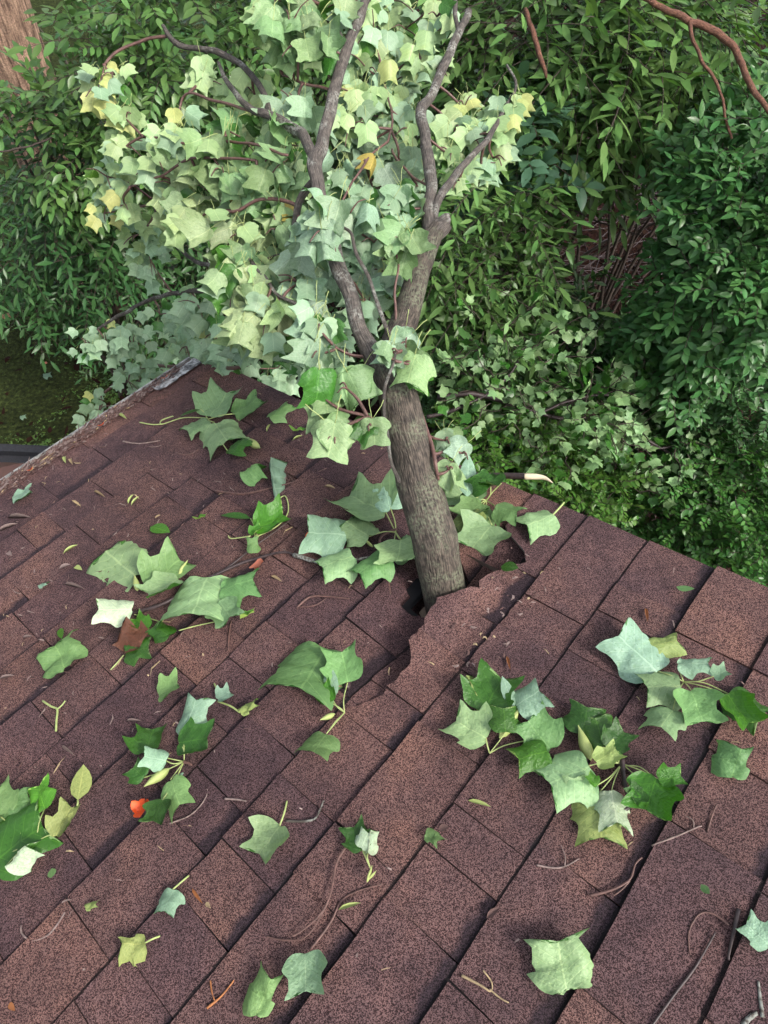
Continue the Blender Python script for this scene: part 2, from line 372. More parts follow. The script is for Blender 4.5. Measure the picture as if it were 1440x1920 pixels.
def oval_mesh(name, mats, L=1.0, W=.5, bend=-.1, fold=.15, n=5, stalk=.0):
    mb = MB()
    for i in range(n+1):
        t = i/n; wd = W*math.sin(math.pi*min(1, t**.85))**.8*.5 if 0 < i < n else .0
        z = bend*t*t
        for s in (-1, 0, 1): mb.v.append(Vector((s*wd, t*L, (z+abs(s)*fold*wd)*L)))
    for i in range(n):
        for s in range(2):
            q = [i*3+s, i*3+s+1, (i+1)*3+s+1, (i+1)*3+s]
            mb.face(q, [((k % 3-1)*W*.4, (k//3)/n) for k in q])
    if stalk: mb.tube([Vector((0, .01, 0)), Vector((.01, -stalk*.5, -.02)), Vector((0, -stalk, 0))], [.014, .014, .016], 4, 1)
    return mb.mesh(name, mats)
OVAL = oval_mesh('oval_leaf', [M['tulip'], M['stalk']], 1, .56)
def basis(y, nrm):
    y = y.normalized(); z = (nrm - y*nrm.dot(y))
    z = z.normalized() if z.length > 1e-5 else y.orthogonal().normalized()
    x = y.cross(z); return x, y, z
def leaf_matrix(base, tip_dir, nrm, size, width=1.0):
    x, y, z = basis(tip_dir, nrm)
    m = Matrix(((x.x, y.x, z.x), (x.y, y.y, z.y), (x.z, y.z, z.z))).to_4x4() @ Matrix.Diagonal((size*width, size, size, 1))
    m.translation = base; return m
def place(name, me, mtx, parent=None, color=None, mat=None):
    o = link(name, me, parent)
    if parent is not None: o.matrix_world = mtx; o.matrix_parent_inverse.identity(); o.matrix_basis = parent_inv(parent) @ mtx
    else: o.matrix_world = mtx
    if color: o.color = color
    return o
def parent_inv(p):
    m = Matrix.Identity(4)
    while p is not None: m = p.matrix_basis @ m; p = p.parent
    return m.inverted()
def empty(name, loc, label, cat, group=None):
    o = link(name, None); o.location = loc; o.empty_display_size = .05; return tag(o, label, cat, group)
def build_in(mb, name, mats, parent, smooth=True):
    """link a mesh given in world coordinates under a parent that stands at its own base"""
    o = mb.build(name, mats, parent, smooth); o.matrix_basis = parent_inv(parent); return o

# ================================================================== THE SETTING
g = MB(); n_ = 40
for i in range(n_+1):
    for j in range(n_+1):
        a = (i/n_*2-1); c = (j/n_*2-1); x = 90*abs(a)**2.2*(1 if a > 0 else -1); y = 90*abs(c)**2.2*(1 if c > 0 else -1)+4
        z = .10*noise.noise(Vector((x*.6, y*.6, 0))) if abs(x) < 20 else 0
        g.v.append(Vector((x, y, z-.05)))
for i in range(n_):
    for j in range(n_): g.face((i*(n_+1)+j, (i+1)*(n_+1)+j, (i+1)*(n_+1)+j+1, i*(n_+1)+j+1))
tag(g.build('ground', M['ground']), 'dark mossy woodland ground with leaf litter below the roof', None, None, 'structure')

# ------------------------------------------------------------------ house with its roof
house = empty('house', Vector((rp(0, 1.7).x, rp(0, 1.7).y, 0)), 'house with worn red-brown asphalt shingle roof pierced by the limb', 'house')
def in_hole(u, v, k=1.0):
    du, dv = u-.652, v-.688; ang = math.atan2(dv, du)
    r = 1+.16*math.sin(3*ang+1)+.10*math.sin(5*ang)
    return v > tear_v(u)-.012 and math.hypot(du/.078, dv/.055) < r*k
TEAR = [(.30, .650), (.34, .612), (.365, .600), (.452, .596), (.470, .606), (.489, .622), (.54, .632), (.60, .641), (.64, .616), (.68, .594), (.71, .602), (.75, .590), (.80, .560), (.83, .575), (.86, .650)]
def tear_v(u):
    """where the course above the hole is ripped across"""
    if u <= TEAR[0][0] or u >= TEAR[-1][0]: return .650
    for (a, va), (b, vb) in zip(TEAR, TEAR[1:]):
        if u <= b: return va+(vb-va)*(u-a)/(b-a)+.011*noise.noise(Vector((u*48, 1.3, 0)))+.005*noise.noise(Vector((u*150, 1.3, 0)))
def sst(a, b, x): t = max(0, min(1, (x-a)/(b-a))); return t*t*(3-2*t)
def sag(u, v):
    """below the rip the deck gives way towards the hole"""
    k = sst(.31, .56, u)*(1-sst(.74, .90, u)); d = v-.62
    return -.054*k*math.exp(-(max(0, d)/.13)**2)*sst(-.06, -.005, d)
UL, VT = -1.55, -1.25
roof = MB(); nu, nv = 64, 80; idx = {}
for i in range(nu+1):
    for j in range(nv+1):
        u = UL+(RAKE-.012-UL)*i/nu; v = VT+(EAVE-.006-VT)*j/nv
        idx[(i, j)] = len(roof.v); roof.v.append(rp(u, v, -.012+sag(u, v)*1.2))
b2 = len(roof.v); roof.v += [p - NN*.016 for p in roof.v]
for i in range(nu):
    for j in range(nv):
        u = UL+(RAKE-UL)*(i+.5)/nu; v = VT+(EAVE-VT)*(j+.5)/nv
        if in_hole(u, v, .9): continue
        q = [idx[(i, j)], idx[(i+1, j)], idx[(i+1, j+1)], idx[(i, j+1)]]
        roof.face(q[::-1]); roof.face([k+b2 for k in q])
for i in range(nu): q = [idx[(i, nv)], idx[(i+1, nv)]]; roof.face((q[0], q[1], q[1]+b2, q[0]+b2))
for j in range(nv): q = [idx[(nu, j)], idx[(nu, j+1)]]; roof.face((q[1], q[0], q[0]+b2, q[1]+b2))
ro = build_in(roof, 'roof', [M['felt']], house, False)
w_ = MB()
def hp(u, v, z): p = rp(u, v); return Vector((p.x, p.y, z))
for (ua, va, ub, vb) in ((UL, EAVE-.32, RAKE-.22, EAVE-.32), (RAKE-.22, EAVE-.32, RAKE-.22, VT)):
    pa, pb = rp(ua, va, -.03), rp(ub, vb, -.03)
    w_.add([Vector((pa.x, pa.y, -.1)), Vector((pb.x, pb.y, -.1)), pb, pa], [(0, 1, 2, 3)])
build_in(w_, 'wall', M['wall'], house, False)
w_ = MB(); pa = [rp(u, v, -.9) for u, v in ((UL, VT), (RAKE-.22, VT), (RAKE-.22, EAVE-.32), (UL, EAVE-.32))]
zc = min(p.z for p in pa)
w_.add([Vector((p.x, p.y, zc)) for p in pa], [(0, 1, 2, 3)])
build_in(w_, 'attic_floor', M['void'], house, False)
fa = MB(); fa.box((UL, EAVE-.004, -.16), (RAKE-.01, EAVE+.012, -.03), rp); build_in(fa, 'fascia', M['fascia'], house, False)
fa = MB(); fa.box((RAKE-.028, VT, -.15), (RAKE-.008, EAVE-.004, -.03), rp); build_in(fa, 'rake_board', M['fascia'], house, False)
dr = MB(); dr.box((UL, EAVE-.055, -.0105), (RAKE-.02, EAVE+.020, -.0075), rp); dr.box((UL, EAVE+.013, -.06), (RAKE-.02, EAVE+.0195, -.0108), rp)
build_in(dr, 'drip_edge', M['drip'], house, False)
dr = MB(); dr.box((UL, EAVE+.0205, -.062), (RAKE-.018, EAVE+.0280, .009), rp); build_in(dr, 'drip_edge_lip', M['whitelip'], house, False)
# raised lichened end cap of the drip edge at the corner
dr = MB(); nn = 14
for i in range(nn+1):
    for j in range(5):
        u = RAKE-.21+.20*i/nn; v = EAVE-.062+.055*j/4 + (.02*noise.noise(Vector((u*30, 3, 0))) if j == 0 else 0)
        dr.v.append(rp(u, v, .013+.004*noise.noise(Vector((u*40, v*40, 0)))))
for i in range(nn):
    for j in range(4): dr.face((i*5+j, i*5+j+1, (i+1)*5+j+1, (i+1)*5+j))
build_in(dr, 'drip_edge_corner', M['drip'], house, False)

# ------------------------------------------------------------------ shingles, tab by tab
def shingle(u0, u1, vb, raised, band, part=None):
    """one exposed tab: butt at vb (down the slope), top tucked under the course above; part = 'above' or 'below' the rip"""
    h = .0085 if raised else .0055
    vt = vb-STEP-.035; nu_, nv_ = 3, 3
    near = math.hypot((u0+u1)/2-.64, (vb-.74)*1.3) < .36
    if near: nu_, nv_ = max(6, int((u1-u0)/.012)), 10
    mb = MB(); bands = []; dists = []; skew = U(-.003, .003); wv = [U(-.0016, .0016) for _ in range(nu_+1)]
    top = {}
    for i in range(nu_+1):
        for j in range(nv_+1):
            t = j/nv_; u = u0+(u1-u0)*i/nu_+skew*(t-.5)
            va, vz = vt, vb
            if part == 'above': vz = tear_v(u)
            if part == 'below': va = min(tear_v(u)-.03, vb-.006)
            v = va+(vz-va)*t
            if j == nv_: v += wv[i]
            hh = h-.0075*(vb-v)/(vb-vt)
            if part == 'above':
                k = sst(.34, .5, u)*(1-sst(.70, .84, u)); hh += .032*k*sst(.54, .63, v)*(.7+.5*noise.noise(Vector((u*16, 2.2, 0))))
            elif part == 'below': hh += sag(u, max(v, .62)) - .003
            else: hh += sag(u, v) if vb > .66 else 0
            if part != 'above' and in_hole(u, v): hh -= .10
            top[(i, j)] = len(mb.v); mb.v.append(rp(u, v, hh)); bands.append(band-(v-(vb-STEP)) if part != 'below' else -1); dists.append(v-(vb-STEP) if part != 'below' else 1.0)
    b = len(mb.v); th = .0045 if not raised else .0070
    for k in range(b): mb.v.append(mb.v[k]-NN*th); bands.append(-1); dists.append(1.0)
    def gone(i, j):
        uu = u0+(u1-u0)*i/nu_; vv = vt+(vb-vt)*j/nv_
        if part == 'below': vv = tear_v(uu)-.03+(vb-tear_v(uu)+.03)*j/nv_
        return part != 'above' and in_hole(uu, vv, .86)
    for i in range(nu_):
        for j in range(nv_):
            if gone(i+.5, j+.5): continue
            q = [top[(i, j)], top[(i+1, j)], top[(i+1, j+1)], top[(i, j+1)]]
            mb.face(q[::-1])
            if near:
                mb.face([k+b for k in q])
                if gone(i+.5, j+1.5) or gone(i+.5, j-.5) : mb.face((q[3], q[2], q[2]+b, q[3]+b), None, 1)
        q = [top[(i, nv_)], top[(i+1, nv_)]]
        if not gone(i+.5, nv_-.5): mb.face((q[0], q[1], q[1]+b, q[0]+b), None, 1 if part == 'above' else 0)
    for i_ in (0, nu_):
        for j in range(nv_):
            if gone(i_, j+.5): continue
            q = [top[(i_, j)], top[(i_, j+1)]]
            mb.face((q[0], q[1], q[1]+b, q[0]+b) if i_ == 0 else (q[1], q[0], q[0]+b, q[1]+b))
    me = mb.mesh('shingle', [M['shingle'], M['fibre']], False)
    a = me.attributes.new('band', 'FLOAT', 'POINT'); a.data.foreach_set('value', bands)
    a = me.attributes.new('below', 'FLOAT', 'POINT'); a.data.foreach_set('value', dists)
    o = link('shingle', me, ro); o.matrix_basis = parent_inv(ro); return o
# course butts: the photograph shows one at v = .316*RD; count both ways from it
V0 = .316*RD
rows = [V0+STEP*k for k in range(-5, 12)]
rows = [v for v in rows if v < EAVE-.02]+[EAVE+.006]
cnt = 0
hole_row = min(range(len(rows)), key=lambda i: abs(rows[i]-(V0+2*STEP-.0)))
VIEWU = lambda v: (uv_of(-160, 1500)[0]-.25)
for ri, vb in enumerate(rows):
    # left limit of what the photograph can see on this course, with a margin
    ul = -.62 if vb > .2 else -.55
    if vb > 1.2: ul = -.25
    u1 = RAKE+U(-.003, .004); k = 0; rs = random.Random(ri*13+5)
    raised = rs.random() < .5
    while u1 > ul:
        wd = rs.choice([.085, .11, .14, .16, .19, .22, .27])*rs.uniform(.92, 1.08); u0 = u1-wd
        if u0 < ul+.05: u0 = ul-.03
        band = rs.choice([-.02, .006, .014, .022, .030, .036]) if not raised else rs.choice([-.02, -.02, -.02, .006, .012, .020])
        if abs(vb-(V0+2*STEP)) < .01 and u0 < .85 and u1 > .31:
            shingle(u0+.0008, u1-.0008, vb, raised, band, 'above'); shingle(u0+.0008, u1-.0008, vb, raised, band, 'below')
        else: shingle(u0+.0008, u1-.0008, vb, raised, band)
        cnt += 1
        u1 = u0; raised = not raised if rs.random() < .8 else raised
# plain sheet of shingles further out on the same roof, outside the picture
ex = MB(); ebands = []
for ri, vb in enumerate(rows):
    ul = (-.62 if vb > .2 else -.55) if vb <= 1.2 else -.25
    b = len(ex.v)
    for (u, v, h) in ((UL, vb-STEP-.03, .0), (ul-.032, vb-STEP-.03, .0), (ul-.032, vb, .0075), (UL, vb, .0075), (ul-.032, vb, .001), (UL, vb, .001)): ex.v.append(rp(u, v, h))
    ex.face((b+3, b+2, b+1, b)); ex.face((b+3, b+5, b+4, b+2))
v = rows[0]-STEP
while v > VT:
    b = len(ex.v)
    for (u, vv, h) in ((UL, v-STEP-.03, 0), (RAKE, v-STEP-.03, 0), (RAKE, v, .0075), (UL, v, .0075), (RAKE, v, .001), (UL, v, .001)): ex.v.append(rp(u, vv, h))
    ex.face((b+3, b+2, b+1, b)); ex.face((b+3, b+5, b+4, b+2)); v -= STEP
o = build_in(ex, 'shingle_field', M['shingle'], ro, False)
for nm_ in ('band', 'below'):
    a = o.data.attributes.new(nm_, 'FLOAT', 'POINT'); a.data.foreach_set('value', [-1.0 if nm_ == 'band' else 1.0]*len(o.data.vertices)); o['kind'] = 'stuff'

# ------------------------------------------------------------------ lower-left: dark porch roof and brown post cap
pr = MB(); pA = at(-120, 838, 4.6); pB = at(215, 838, 4.6)
z0 = pA.z
dx = Vector((pB.x-pA.x, pB.y-pA.y, 0)).normalized(); dy = Vector((-dx.y, dx.x, 0))
def pf(x, y, z): return Vector((pA.x, pA.y, z0))+dx*x+dy*y+Vector((0, 0, z))
pr.box((-.5, -1.6, -.10), (1.35, 0, 0), pf); pr.box((-.5, -.05, .003), (1.35, .012, .05), pf)
for i in range(5): pr.box((-.5, -.35-.32*i, .003), (1.35, -.335-.32*i, .012), pf)
tag(pr.build('porch_roof', M['darkroof'], None, False), 'dark flat porch roof below the eave at the left edge', 'roof')
pc = MB(); q0 = at(-10, 905, 3.55)
def post(s0, s1, za, zb):
    b = len(pc.v)
    for s, z in ((s0, za), (s1, zb)):
        for (x, y) in ((-1, -1), (1, -1), (1, 1), (-1, 1)): pc.v.append(Vector((q0.x, q0.y, q0.z+z))+dx*x*s+dy*y*s)
    for k in range(4): pc.face((b+k, b+(k+1) % 4, b+4+(k+1) % 4, b+4+k))
    pc.face((b+4, b+5, b+6, b+7)); pc.face((b+3, b+2, b+1, b))
post(.10, .10, -3.2, -.10); post(.135, .15, -.10, -.06); post(.15, .15, -.058, -.02); post(.15, .12, -.018, .02); post(.12, .05, .022, .075)
tag(pc.build('brown_post', M['brownpaint'], None, False), 'brown painted post with moulded cap beyond the eave, left edge', 'post')

# ================================================================== THE FALLEN LIMB
FB = on(852, 1105, -.02)
limb = empty('fallen_limb', FB, 'fallen tulip tree limb speared through the shingle roof, crown still leafy', 'tree limb')
def px_path(lst, sub=5, wob=.004, seed=0):
    k_ = .90 if lst[0][3] < 60 else 1.0
    return smooth_path([(at(x, y, Z), d*k_/2*Z/F) for (x, y, Z, d) in lst], sub, wob, seed)
BPTS = []
def branch(name, lst, n=8, mat='branch', parent=limb, sub=6, wob=.007, bumpy=.24, seed=0):
    p, r = px_path(lst, sub, wob, seed); BPTS.extend(p) if parent is limb else None; mb = MB(); mb.tube(p, r, n, 0, True, bumpy, seed); return build_in(mb, name, M[mat], parent)
ud, vd = uv_of(852, 1105)

p, r = px_path([(815,1010,1.43,87), (786,900,1.42,82), (760,805,1.415,77), (740,730,1.42,74), (730,690,1.43,68), (745,640,1.47,56), (765,580,1.50,49), (785,505,1.53,43), (806,455,1.56,40), (820,430,1.575,34)], 6, .004, 3)
B0 = rp(.662, .680, .0); dirn = (B0-p[0]).normalized()
foot = [B0+dirn*.34, B0+dirn*.2, B0+dirn*.08, B0, B0.lerp(p[0], .5)]; fr_ = [.047, .047, .048, .049, .0495]
mb = MB(); mb.tube(foot+p, fr_+r, 28, 0, True, .10, 2)
stem_o = build_in(mb, 'stem', M['bark'], limb)
BR = [
 [(808,450,1.56,30),(803,400,1.59,25),(807,330,1.64,25),(796,255,1.70,23),(789,205,1.74,22),(812,170,1.78,19),(840,110,1.83,18),(860,60,1.87,18),(879,20,1.90,15)],
 [(862,60,1.87,11),(855,25,1.90,10),(848,-30,1.95,8)],
 [(806,452,1.56,36),(828,428,1.575,38),(842,415,1.57,30)],
 [(812,425,1.58,20),(824,372,1.60,17),(868,312,1.65,15),(915,262,1.70,12),(945,205,1.75,9),(968,165,1.78,6),(950,122,1.80,5)],
 [(722,700,1.45,46),(700,672,1.45,42),(678,628,1.46,36),(655,560,1.48,33),(630,480,1.51,31),(608,395,1.54,30),(592,312,1.57,32),(604,262,1.60,28),(626,180,1.64,25),(650,90,1.68,22),(692,-10,1.73,18)],
 [(650,95,1.68,14),(625,45,1.70,12),(602,10,1.72,9)],
 [(592,305,1.57,24),(570,255,1.62,22),(548,238,1.64,21),(500,214,1.68,19),(470,205,1.70,14),(432,165,1.74,11),(410,118,1.78,7)],
 [(505,216,1.68,15),(496,180,1.72,14),(468,135,1.76,13),(405,97,1.80,12),(352,88,1.83,11),(328,78,1.84,10),(305,48,1.85,7)],
 [(320,66,1.85,7),(270,75,1.86,6),(225,92,1.87,6),(195,122,1.87,5)],
 [(596,330,1.57,16),(562,380,1.62,15),(546,460,1.66,14),(540,530,1.70,12),(530,600,1.76,11),(500,660,1.85,9)],
 [(545,535,1.70,9),(470,545,1.9,9),(370,546,2.15,10),(300,555,2.3,9),(230,588,2.42,8),(178,618,2.5,6)],
 [(596,610,1.50,10),(560,575,1.54,9),(520,548,1.57,8),(478,498,1.61,8),(440,466,1.65,7)],
 [(520,480,1.70,9),(440,500,1.85,9),(368,490,2.0,9),(322,443,2.05,8),(296,400,2.08,7),(285,372,2.1,6)],
 [(560,385,1.62,8),(500,372,1.66,8),(440,394,1.70,7),(400,400,1.74,6)],
 [(500,216,1.68,6),(400,190,1.76,6),(350,178,1.80,5),(334,225,1.82,5),(322,290,1.85,4)],
 [(540,290,1.60,6),(430,262,1.72,6),(350,268,1.78,6),(270,255,1.84,5)],
 [(480,300,1.66,6),(360,300,1.76,6),(300,330,1.82,5),(245,350,1.88,4)],
 [(738,640,1.44,9),(712,580,1.43,9),(690,525,1.43,8),(664,470,1.44,8),(655,435,1.45,7),(625,417,1.46,5)],
 [(740,640,1.46,6),(740,560,1.46,6),(746,500,1.47,5),(738,455,1.48,5)],
 [(747,905,1.36,9),(728,845,1.345,8),(720,790,1.34,8),(724,735,1.335,8),(735,690,1.33,7),(742,660,1.33,5)],
 [(722,830,1.345,6),(705,795,1.33,6),(688,781,1.32,5)],
 [(700,672,1.45,8),(660,665,1.43,7),(630,650,1.42,5)],
 [(620,420,1.53,5),(655,350,1.62,5),(690,300,1.7,5),(735,240,1.85,5),(720,150,2.0,5)],
 [(803,350,1.62,6),(760,320,1.7,5),(735,280,1.8,5)],
 [(630,170,1.64,6),(590,160,1.68,6),(555,150,1.70,5),(530,140,1.72,4)],
 [(500,660,1.85,8),(440,690,2.2,8),(360,690,2.6,8),(260,690,2.9,6),(190,740,3.05,5)],
 [(790,780,1.42,8),(805,830,1.40,10),(815,870,1.38,9),(822,905,1.40,6)],
]
for i, b_ in enumerate(BR): branch('branch' if b_[0][3] > 10 else 'twig', b_, 12 if b_[0][3] > 15 else 6, 'branch' if b_[0][3] > 8.5 else 'twig', seed=i*3)
# crown leaves: clusters of (x, y, spread, count, depth, leaf size in m, colour)
CL = []
def cl(x, y, r, n, Z, s=.105, c=PALE): CL.append((x, y, r, n, Z, s, c))
YG = (.48, .54, .22, 1); PG = (.40, .52, .28, 1); SH = (.27, .40, .25, 1); BG = (.34, .49, .34, 1)
for a in [
 (185,165,42,8,1.87,.095,YG),(215,140,30,4,1.86,.085,YG),(238,225,26,4,1.86,.095,YG),(235,275,42,7,1.88,.09,YG),(200,330,42,11,2.0,.075,YG),(195,400,36,9,2.05,.07,YG),(235,385,35,7,1.98,.085,YG),
 (295,300,48,9,1.84,.095,PG),(265,440,48,13,2.15,.08,PG),(280,482,45,15,2.2,.075,SH),(330,350,52,10,1.86,.1,PG),(345,255,46,8,1.82,.1,PG),(385,160,38,6,1.84,.1,PALE),(330,400,45,9,1.95,.09,PG),
 (430,245,58,9,1.74,.125,PALE),(415,315,58,9,1.74,.13,PALE),(370,420,55,9,1.8,.105,PG),(425,465,55,10,1.68,.115,PG),(440,540,52,10,1.62,.115,PG),(500,605,58,12,1.58,.115,PG),(465,600,45,8,1.62,.11,PG),(485,500,52,9,1.64,.11,PALE),
 (560,530,48,8,1.58,.11,BG),(520,430,52,9,1.68,.11,PALE),(500,340,55,9,1.68,.12,PALE),(525,285,48,8,1.7,.12,PALE),(560,210,46,7,1.72,.11,BG),(480,180,46,7,1.8,.11,PALE),(600,610,40,5,1.45,.105,BG),(610,430,48,4,1.44,.115,BG),(590,410,45,5,1.62,.11,BG),
 (555,340,40,7,1.72,.11,PALE),(460,390,52,8,1.76,.11,PG),(540,580,48,8,1.66,.11,BG),(390,360,48,8,1.82,.11,PG),(600,520,40,6,1.66,.105,BG),
 (370,570,42,10,2.2,.095,BG),(400,625,52,14,2.25,.1,BG),(445,665,52,14,2.3,.1,SH),(350,650,45,13,2.5,.095,SH),(200,640,42,16,2.5,.075,SH),(165,650,30,9,2.5,.07,SH),(250,645,40,13,2.6,.075,SH),(240,715,40,14,2.9,.08,SH),(310,700,42,14,2.85,.085,SH),(190,765,32,10,3.05,.08,SH),(170,800,25,6,3.1,.08,SH),(520,690,48,10,2.4,.1,SH),(560,650,40,8,1.9,.1,BG),(300,590,40,8,2.35,.07,SH),(480,640,48,9,1.9,.1,BG),(590,680,40,8,1.9,.1,SH),(640,640,35,6,1.75,.1,BG),
 (545,50,52,8,1.62,.12,PALE),(595,75,42,6,1.64,.12,PALE),(500,30,40,5,1.66,.11,PALE),(560,85,40,5,1.63,.12,PALE),(640,25,42,6,1.72,.105,PG),(520,0,40,5,1.66,.11,PALE),
 (700,55,52,11,2.0,.10,PG),(760,55,52,12,2.1,.10,PG),(690,130,50,11,2.0,.10,PG),(745,150,50,12,2.1,.095,SH),(715,220,52,12,2.0,.1,PG),(680,285,50,11,1.9,.1,BG),(750,310,48,11,1.9,.1,BG),(700,355,50,9,1.75,.1,BG),(735,395,48,7,1.6,.11,BG),(655,400,42,5,1.5,.105,BG),(700,455,44,6,1.58,.105,BG),(715,510,38,6,1.62,.1,BG),(755,455,34,4,1.47,.11,PALE),(690,570,40,7,1.62,.1,BG),(765,240,42,9,1.95,.1,PG),(640,330,44,8,1.75,.1,BG),(655,240,45,9,1.85,.1,PG),(640,480,36,5,1.6,.1,BG),(670,190,45,9,1.95,.1,PG),(790,110,35,7,2.0,.095,PG),(820,30,35,6,1.95,.095,PG),(730,0,50,9,2.1,.1,PG),(660,-10,40,6,1.9,.1,PG),
 (870,205,34,6,1.82,.085,YG),(955,200,32,7,1.78,.085,YG),(930,230,34,7,1.76,.085,YG),(885,265,42,9,1.76,.09,PG),(925,295,36,8,1.76,.09,PG),(858,345,28,5,1.72,.08,YG),(845,290,30,6,1.74,.09,PG),(905,320,34,7,1.76,.09,PG),(820,130,24,4,1.84,.08,YG),(850,250,30,5,1.78,.09,PG),(785,350,30,4,1.72,.09,BG),
 (728,660,22,3,1.34,.085,BG),(775,685,26,3,1.35,.105,PALE),(762,640,20,2,1.37,.09,BG),(715,668,14,1,1.33,.07,PALE),
 (603,742,26,3,1.34,.12,PALE),(650,728,30,3,1.33,.13,PALE),(628,815,26,2,1.32,.13,PALE),(690,800,16,2,1.32,.09,PALE),(600,660,26,3,1.42,.10,BG),(598,615,24,3,1.42,.10,BG),
 (832,826,10,2,1.46,.08,BG),(840,882,16,2,1.39,.085,PALE),(868,850,14,1,1.40,.085,BG),
]: cl(*a)
leaves = []
rs = random.Random(19)
for k, (x, y, rr, n, Z, s_, c) in enumerate(CL):
    node = at(x, y, Z); q = min(BPTS, key=lambda t: (t-node).length)
    if (q-node).length < .015: continue
    mid_ = q.lerp(node, .5)+Vector((rs.uniform(-1, 1), rs.uniform(-1, 1), rs.uniform(-.5, 1)))*.12*(q-node).length
    pth, rr_ = smooth_path([(q, .0042), (mid_, .0034), (node, .0022)], 5, .004, k)
    mb = MB(); mb.tube(pth, rr_, 5, 0, True, .3)
    for j in range(2):
        e2 = node+c2w((rs.uniform(-1, 1), rs.uniform(-1, .6), rs.uniform(-.8, .3)))*rr*Z/F*.9
        pth, rr_ = smooth_path([(node, .0024), (node.lerp(e2, .5)+Vector((0, 0, .01)), .002), (e2, .0014)], 4, .003, k+j)
        mb.tube(pth, rr_, 4, 0, True, .2)
    build_in(mb, 'twig', M['twig'], limb)
rs = random.Random(11)
for (x, y, rr, n, Z, s, c) in CL:
    node = at(x, y, Z); spread = rr*Z/F
    front = Z < 1.42; s = s*(.68 if front else .61); n = n if front else int(n*1.55)
    for k in range(n):
        a = rs.uniform(0, 2*math.pi); q = math.sqrt(rs.random())*(1 if front else 1.12)
        outw = c2w((math.cos(a), math.sin(a), rs.uniform(-.6, .5)))
        base = node+outw*spread*q*.8+c2w((0, 0, rs.uniform(-.5, .7)*spread))
        toc = (CAM-base).normalized()
        tip = (outw*.45+c2w((-.15, -.9, 0))*.95+Vector((rs.uniform(-1, 1), rs.uniform(-1, 1), rs.uniform(-1, .4)))*.42).normalized()
        nrm = (toc*.9+Vector((0, 0, .35))+Vector((rs.uniform(-1, 1), rs.uniform(-1, 1), rs.uniform(-1, 1)))*.42).normalized()
        if rs.random() < .93: nrm = -nrm
        j = rs.uniform(.82, 1.18); cc = tuple(min(1, v*j*rs.uniform(.94, 1.06)) for v in c[:3])+(1,)
        if c is YG and rs.random() < .55: cc = tuple(v*rs.uniform(.92, 1.05) for v in PG[:3])+(1,)
        cc = tuple(v*.90 for v in cc[:3])+(1,)
        if rs.random() < .018 and Z > 1.6: cc = (.36, .27, .07, 1)
        leaves.append((Z*F/ (s*1000), base-tip*s*.35, tip, nrm, s*rs.uniform(.75, 1.2), rs.randrange(len(TULIP)), cc, Z))
leaves.sort(key=lambda t: t[7]/t[4])
rest = {}
for i, (k_, base, tip, nrm, s, vi, cc, Z) in enumerate(leaves):
    m = leaf_matrix(base, tip, nrm, s)
    if i < 300: place('leaf', TULIP_HI[(vi+i) % len(TULIP_HI)], m, limb, cc)
    else:
        key = 'y' if cc[0] > .88*cc[1] else ('b' if cc[2] > .55*cc[1] else 'g')
        rest.setdefault(key, []).append((m, vi))
def join(name, items, meshes, mats, parent, color):
    mb = MB()
    for m, vi in items:
        me = meshes[vi]; b = len(mb.v); mb.v += [m @ v.co for v in me.vertices]; uvl = me.uv_layers[0].data
        for p in me.polygons:
            mb.face([b+q for q in p.vertices], [tuple(uvl[l].uv) for l in p.loop_indices], p.material_index)
    o = build_in(mb, name, mats, parent); o.color = color; o['kind'] = 'stuff'; return o
for key, cc in (('y', (.48, .52, .20, 1)), ('b', (.29, .43, .28, 1)), ('g', (.33, .46, .22, 1))):
    if key in rest: join('foliage', rest[key], TULIP, [M['tulip'], M['stalk']], limb, cc)

# ================================================================== SPRIGS, LEAVES AND LITTER ON THE ROOF
TYPES = {'P': (PALE, 1), 'B': (BLUE, 1), 'G': (MID, 1), 'Y': (YEL, 1), 'W': (WHITE, 1), 'D': (DARKT, 0), 'L': (LIME, 0), 'S': ((.22, .36, .22, 1), 1)}
def bud_mesh():
    mb = MB(); n = 7; k = 8
    for i in range(k):
        t = i/(k-1); r = .16*math.sin(math.pi*min(1, t*1.02)**.75)+.01
        for j in range(n):
            a = 2*math.pi*j/n; q = r*(1+.12*math.cos(3*a+t*4)); mb.v.append(Vector((q*math.cos(a), t, q*math.sin(a))))
    for i in range(k-1):
        for j in range(n): mb.face((i*n+j, i*n+(j+1) % n, (i+1)*n+(j+1) % n, (i+1)*n+j))
    mb.face([(k-1)*n+j for j in range(n)][::-1])
    return mb.mesh('bud', M['pale'])
BUD = bud_mesh()
lrs = random.Random(3)
def roof_leaf(parent, spec, i, name='leaf', h0=.014):
    bx, by, tx, ty, ty_ = spec[:5]; wd = spec[5] if len(spec) > 5 else 1.0; me = spec[6] if len(spec) > 6 else None
    cc, under = TYPES[ty_]
    h = h0+.006+.0035*(i % 7)
    a = on(bx, by, h); b = on(tx, ty, h+lrs.uniform(-.002, .014)); d = b-a; L = d.length/.93
    nrm = NN+Vector((lrs.uniform(-1, 1), lrs.uniform(-1, 1), 0))*.20
    if under: nrm = -nrm
    j = lrs.uniform(.85, 1.12); cc = tuple(min(1, v*j) for v in cc[:3])+(1,)
    mesh = me or TBARE[lrs.randrange(len(TBARE))]
    if wd <= .6 and not me: mesh = TFOLD; wd = wd*1.9
    return place(name, mesh, leaf_matrix(a, d, nrm, L, wd), parent, cc)
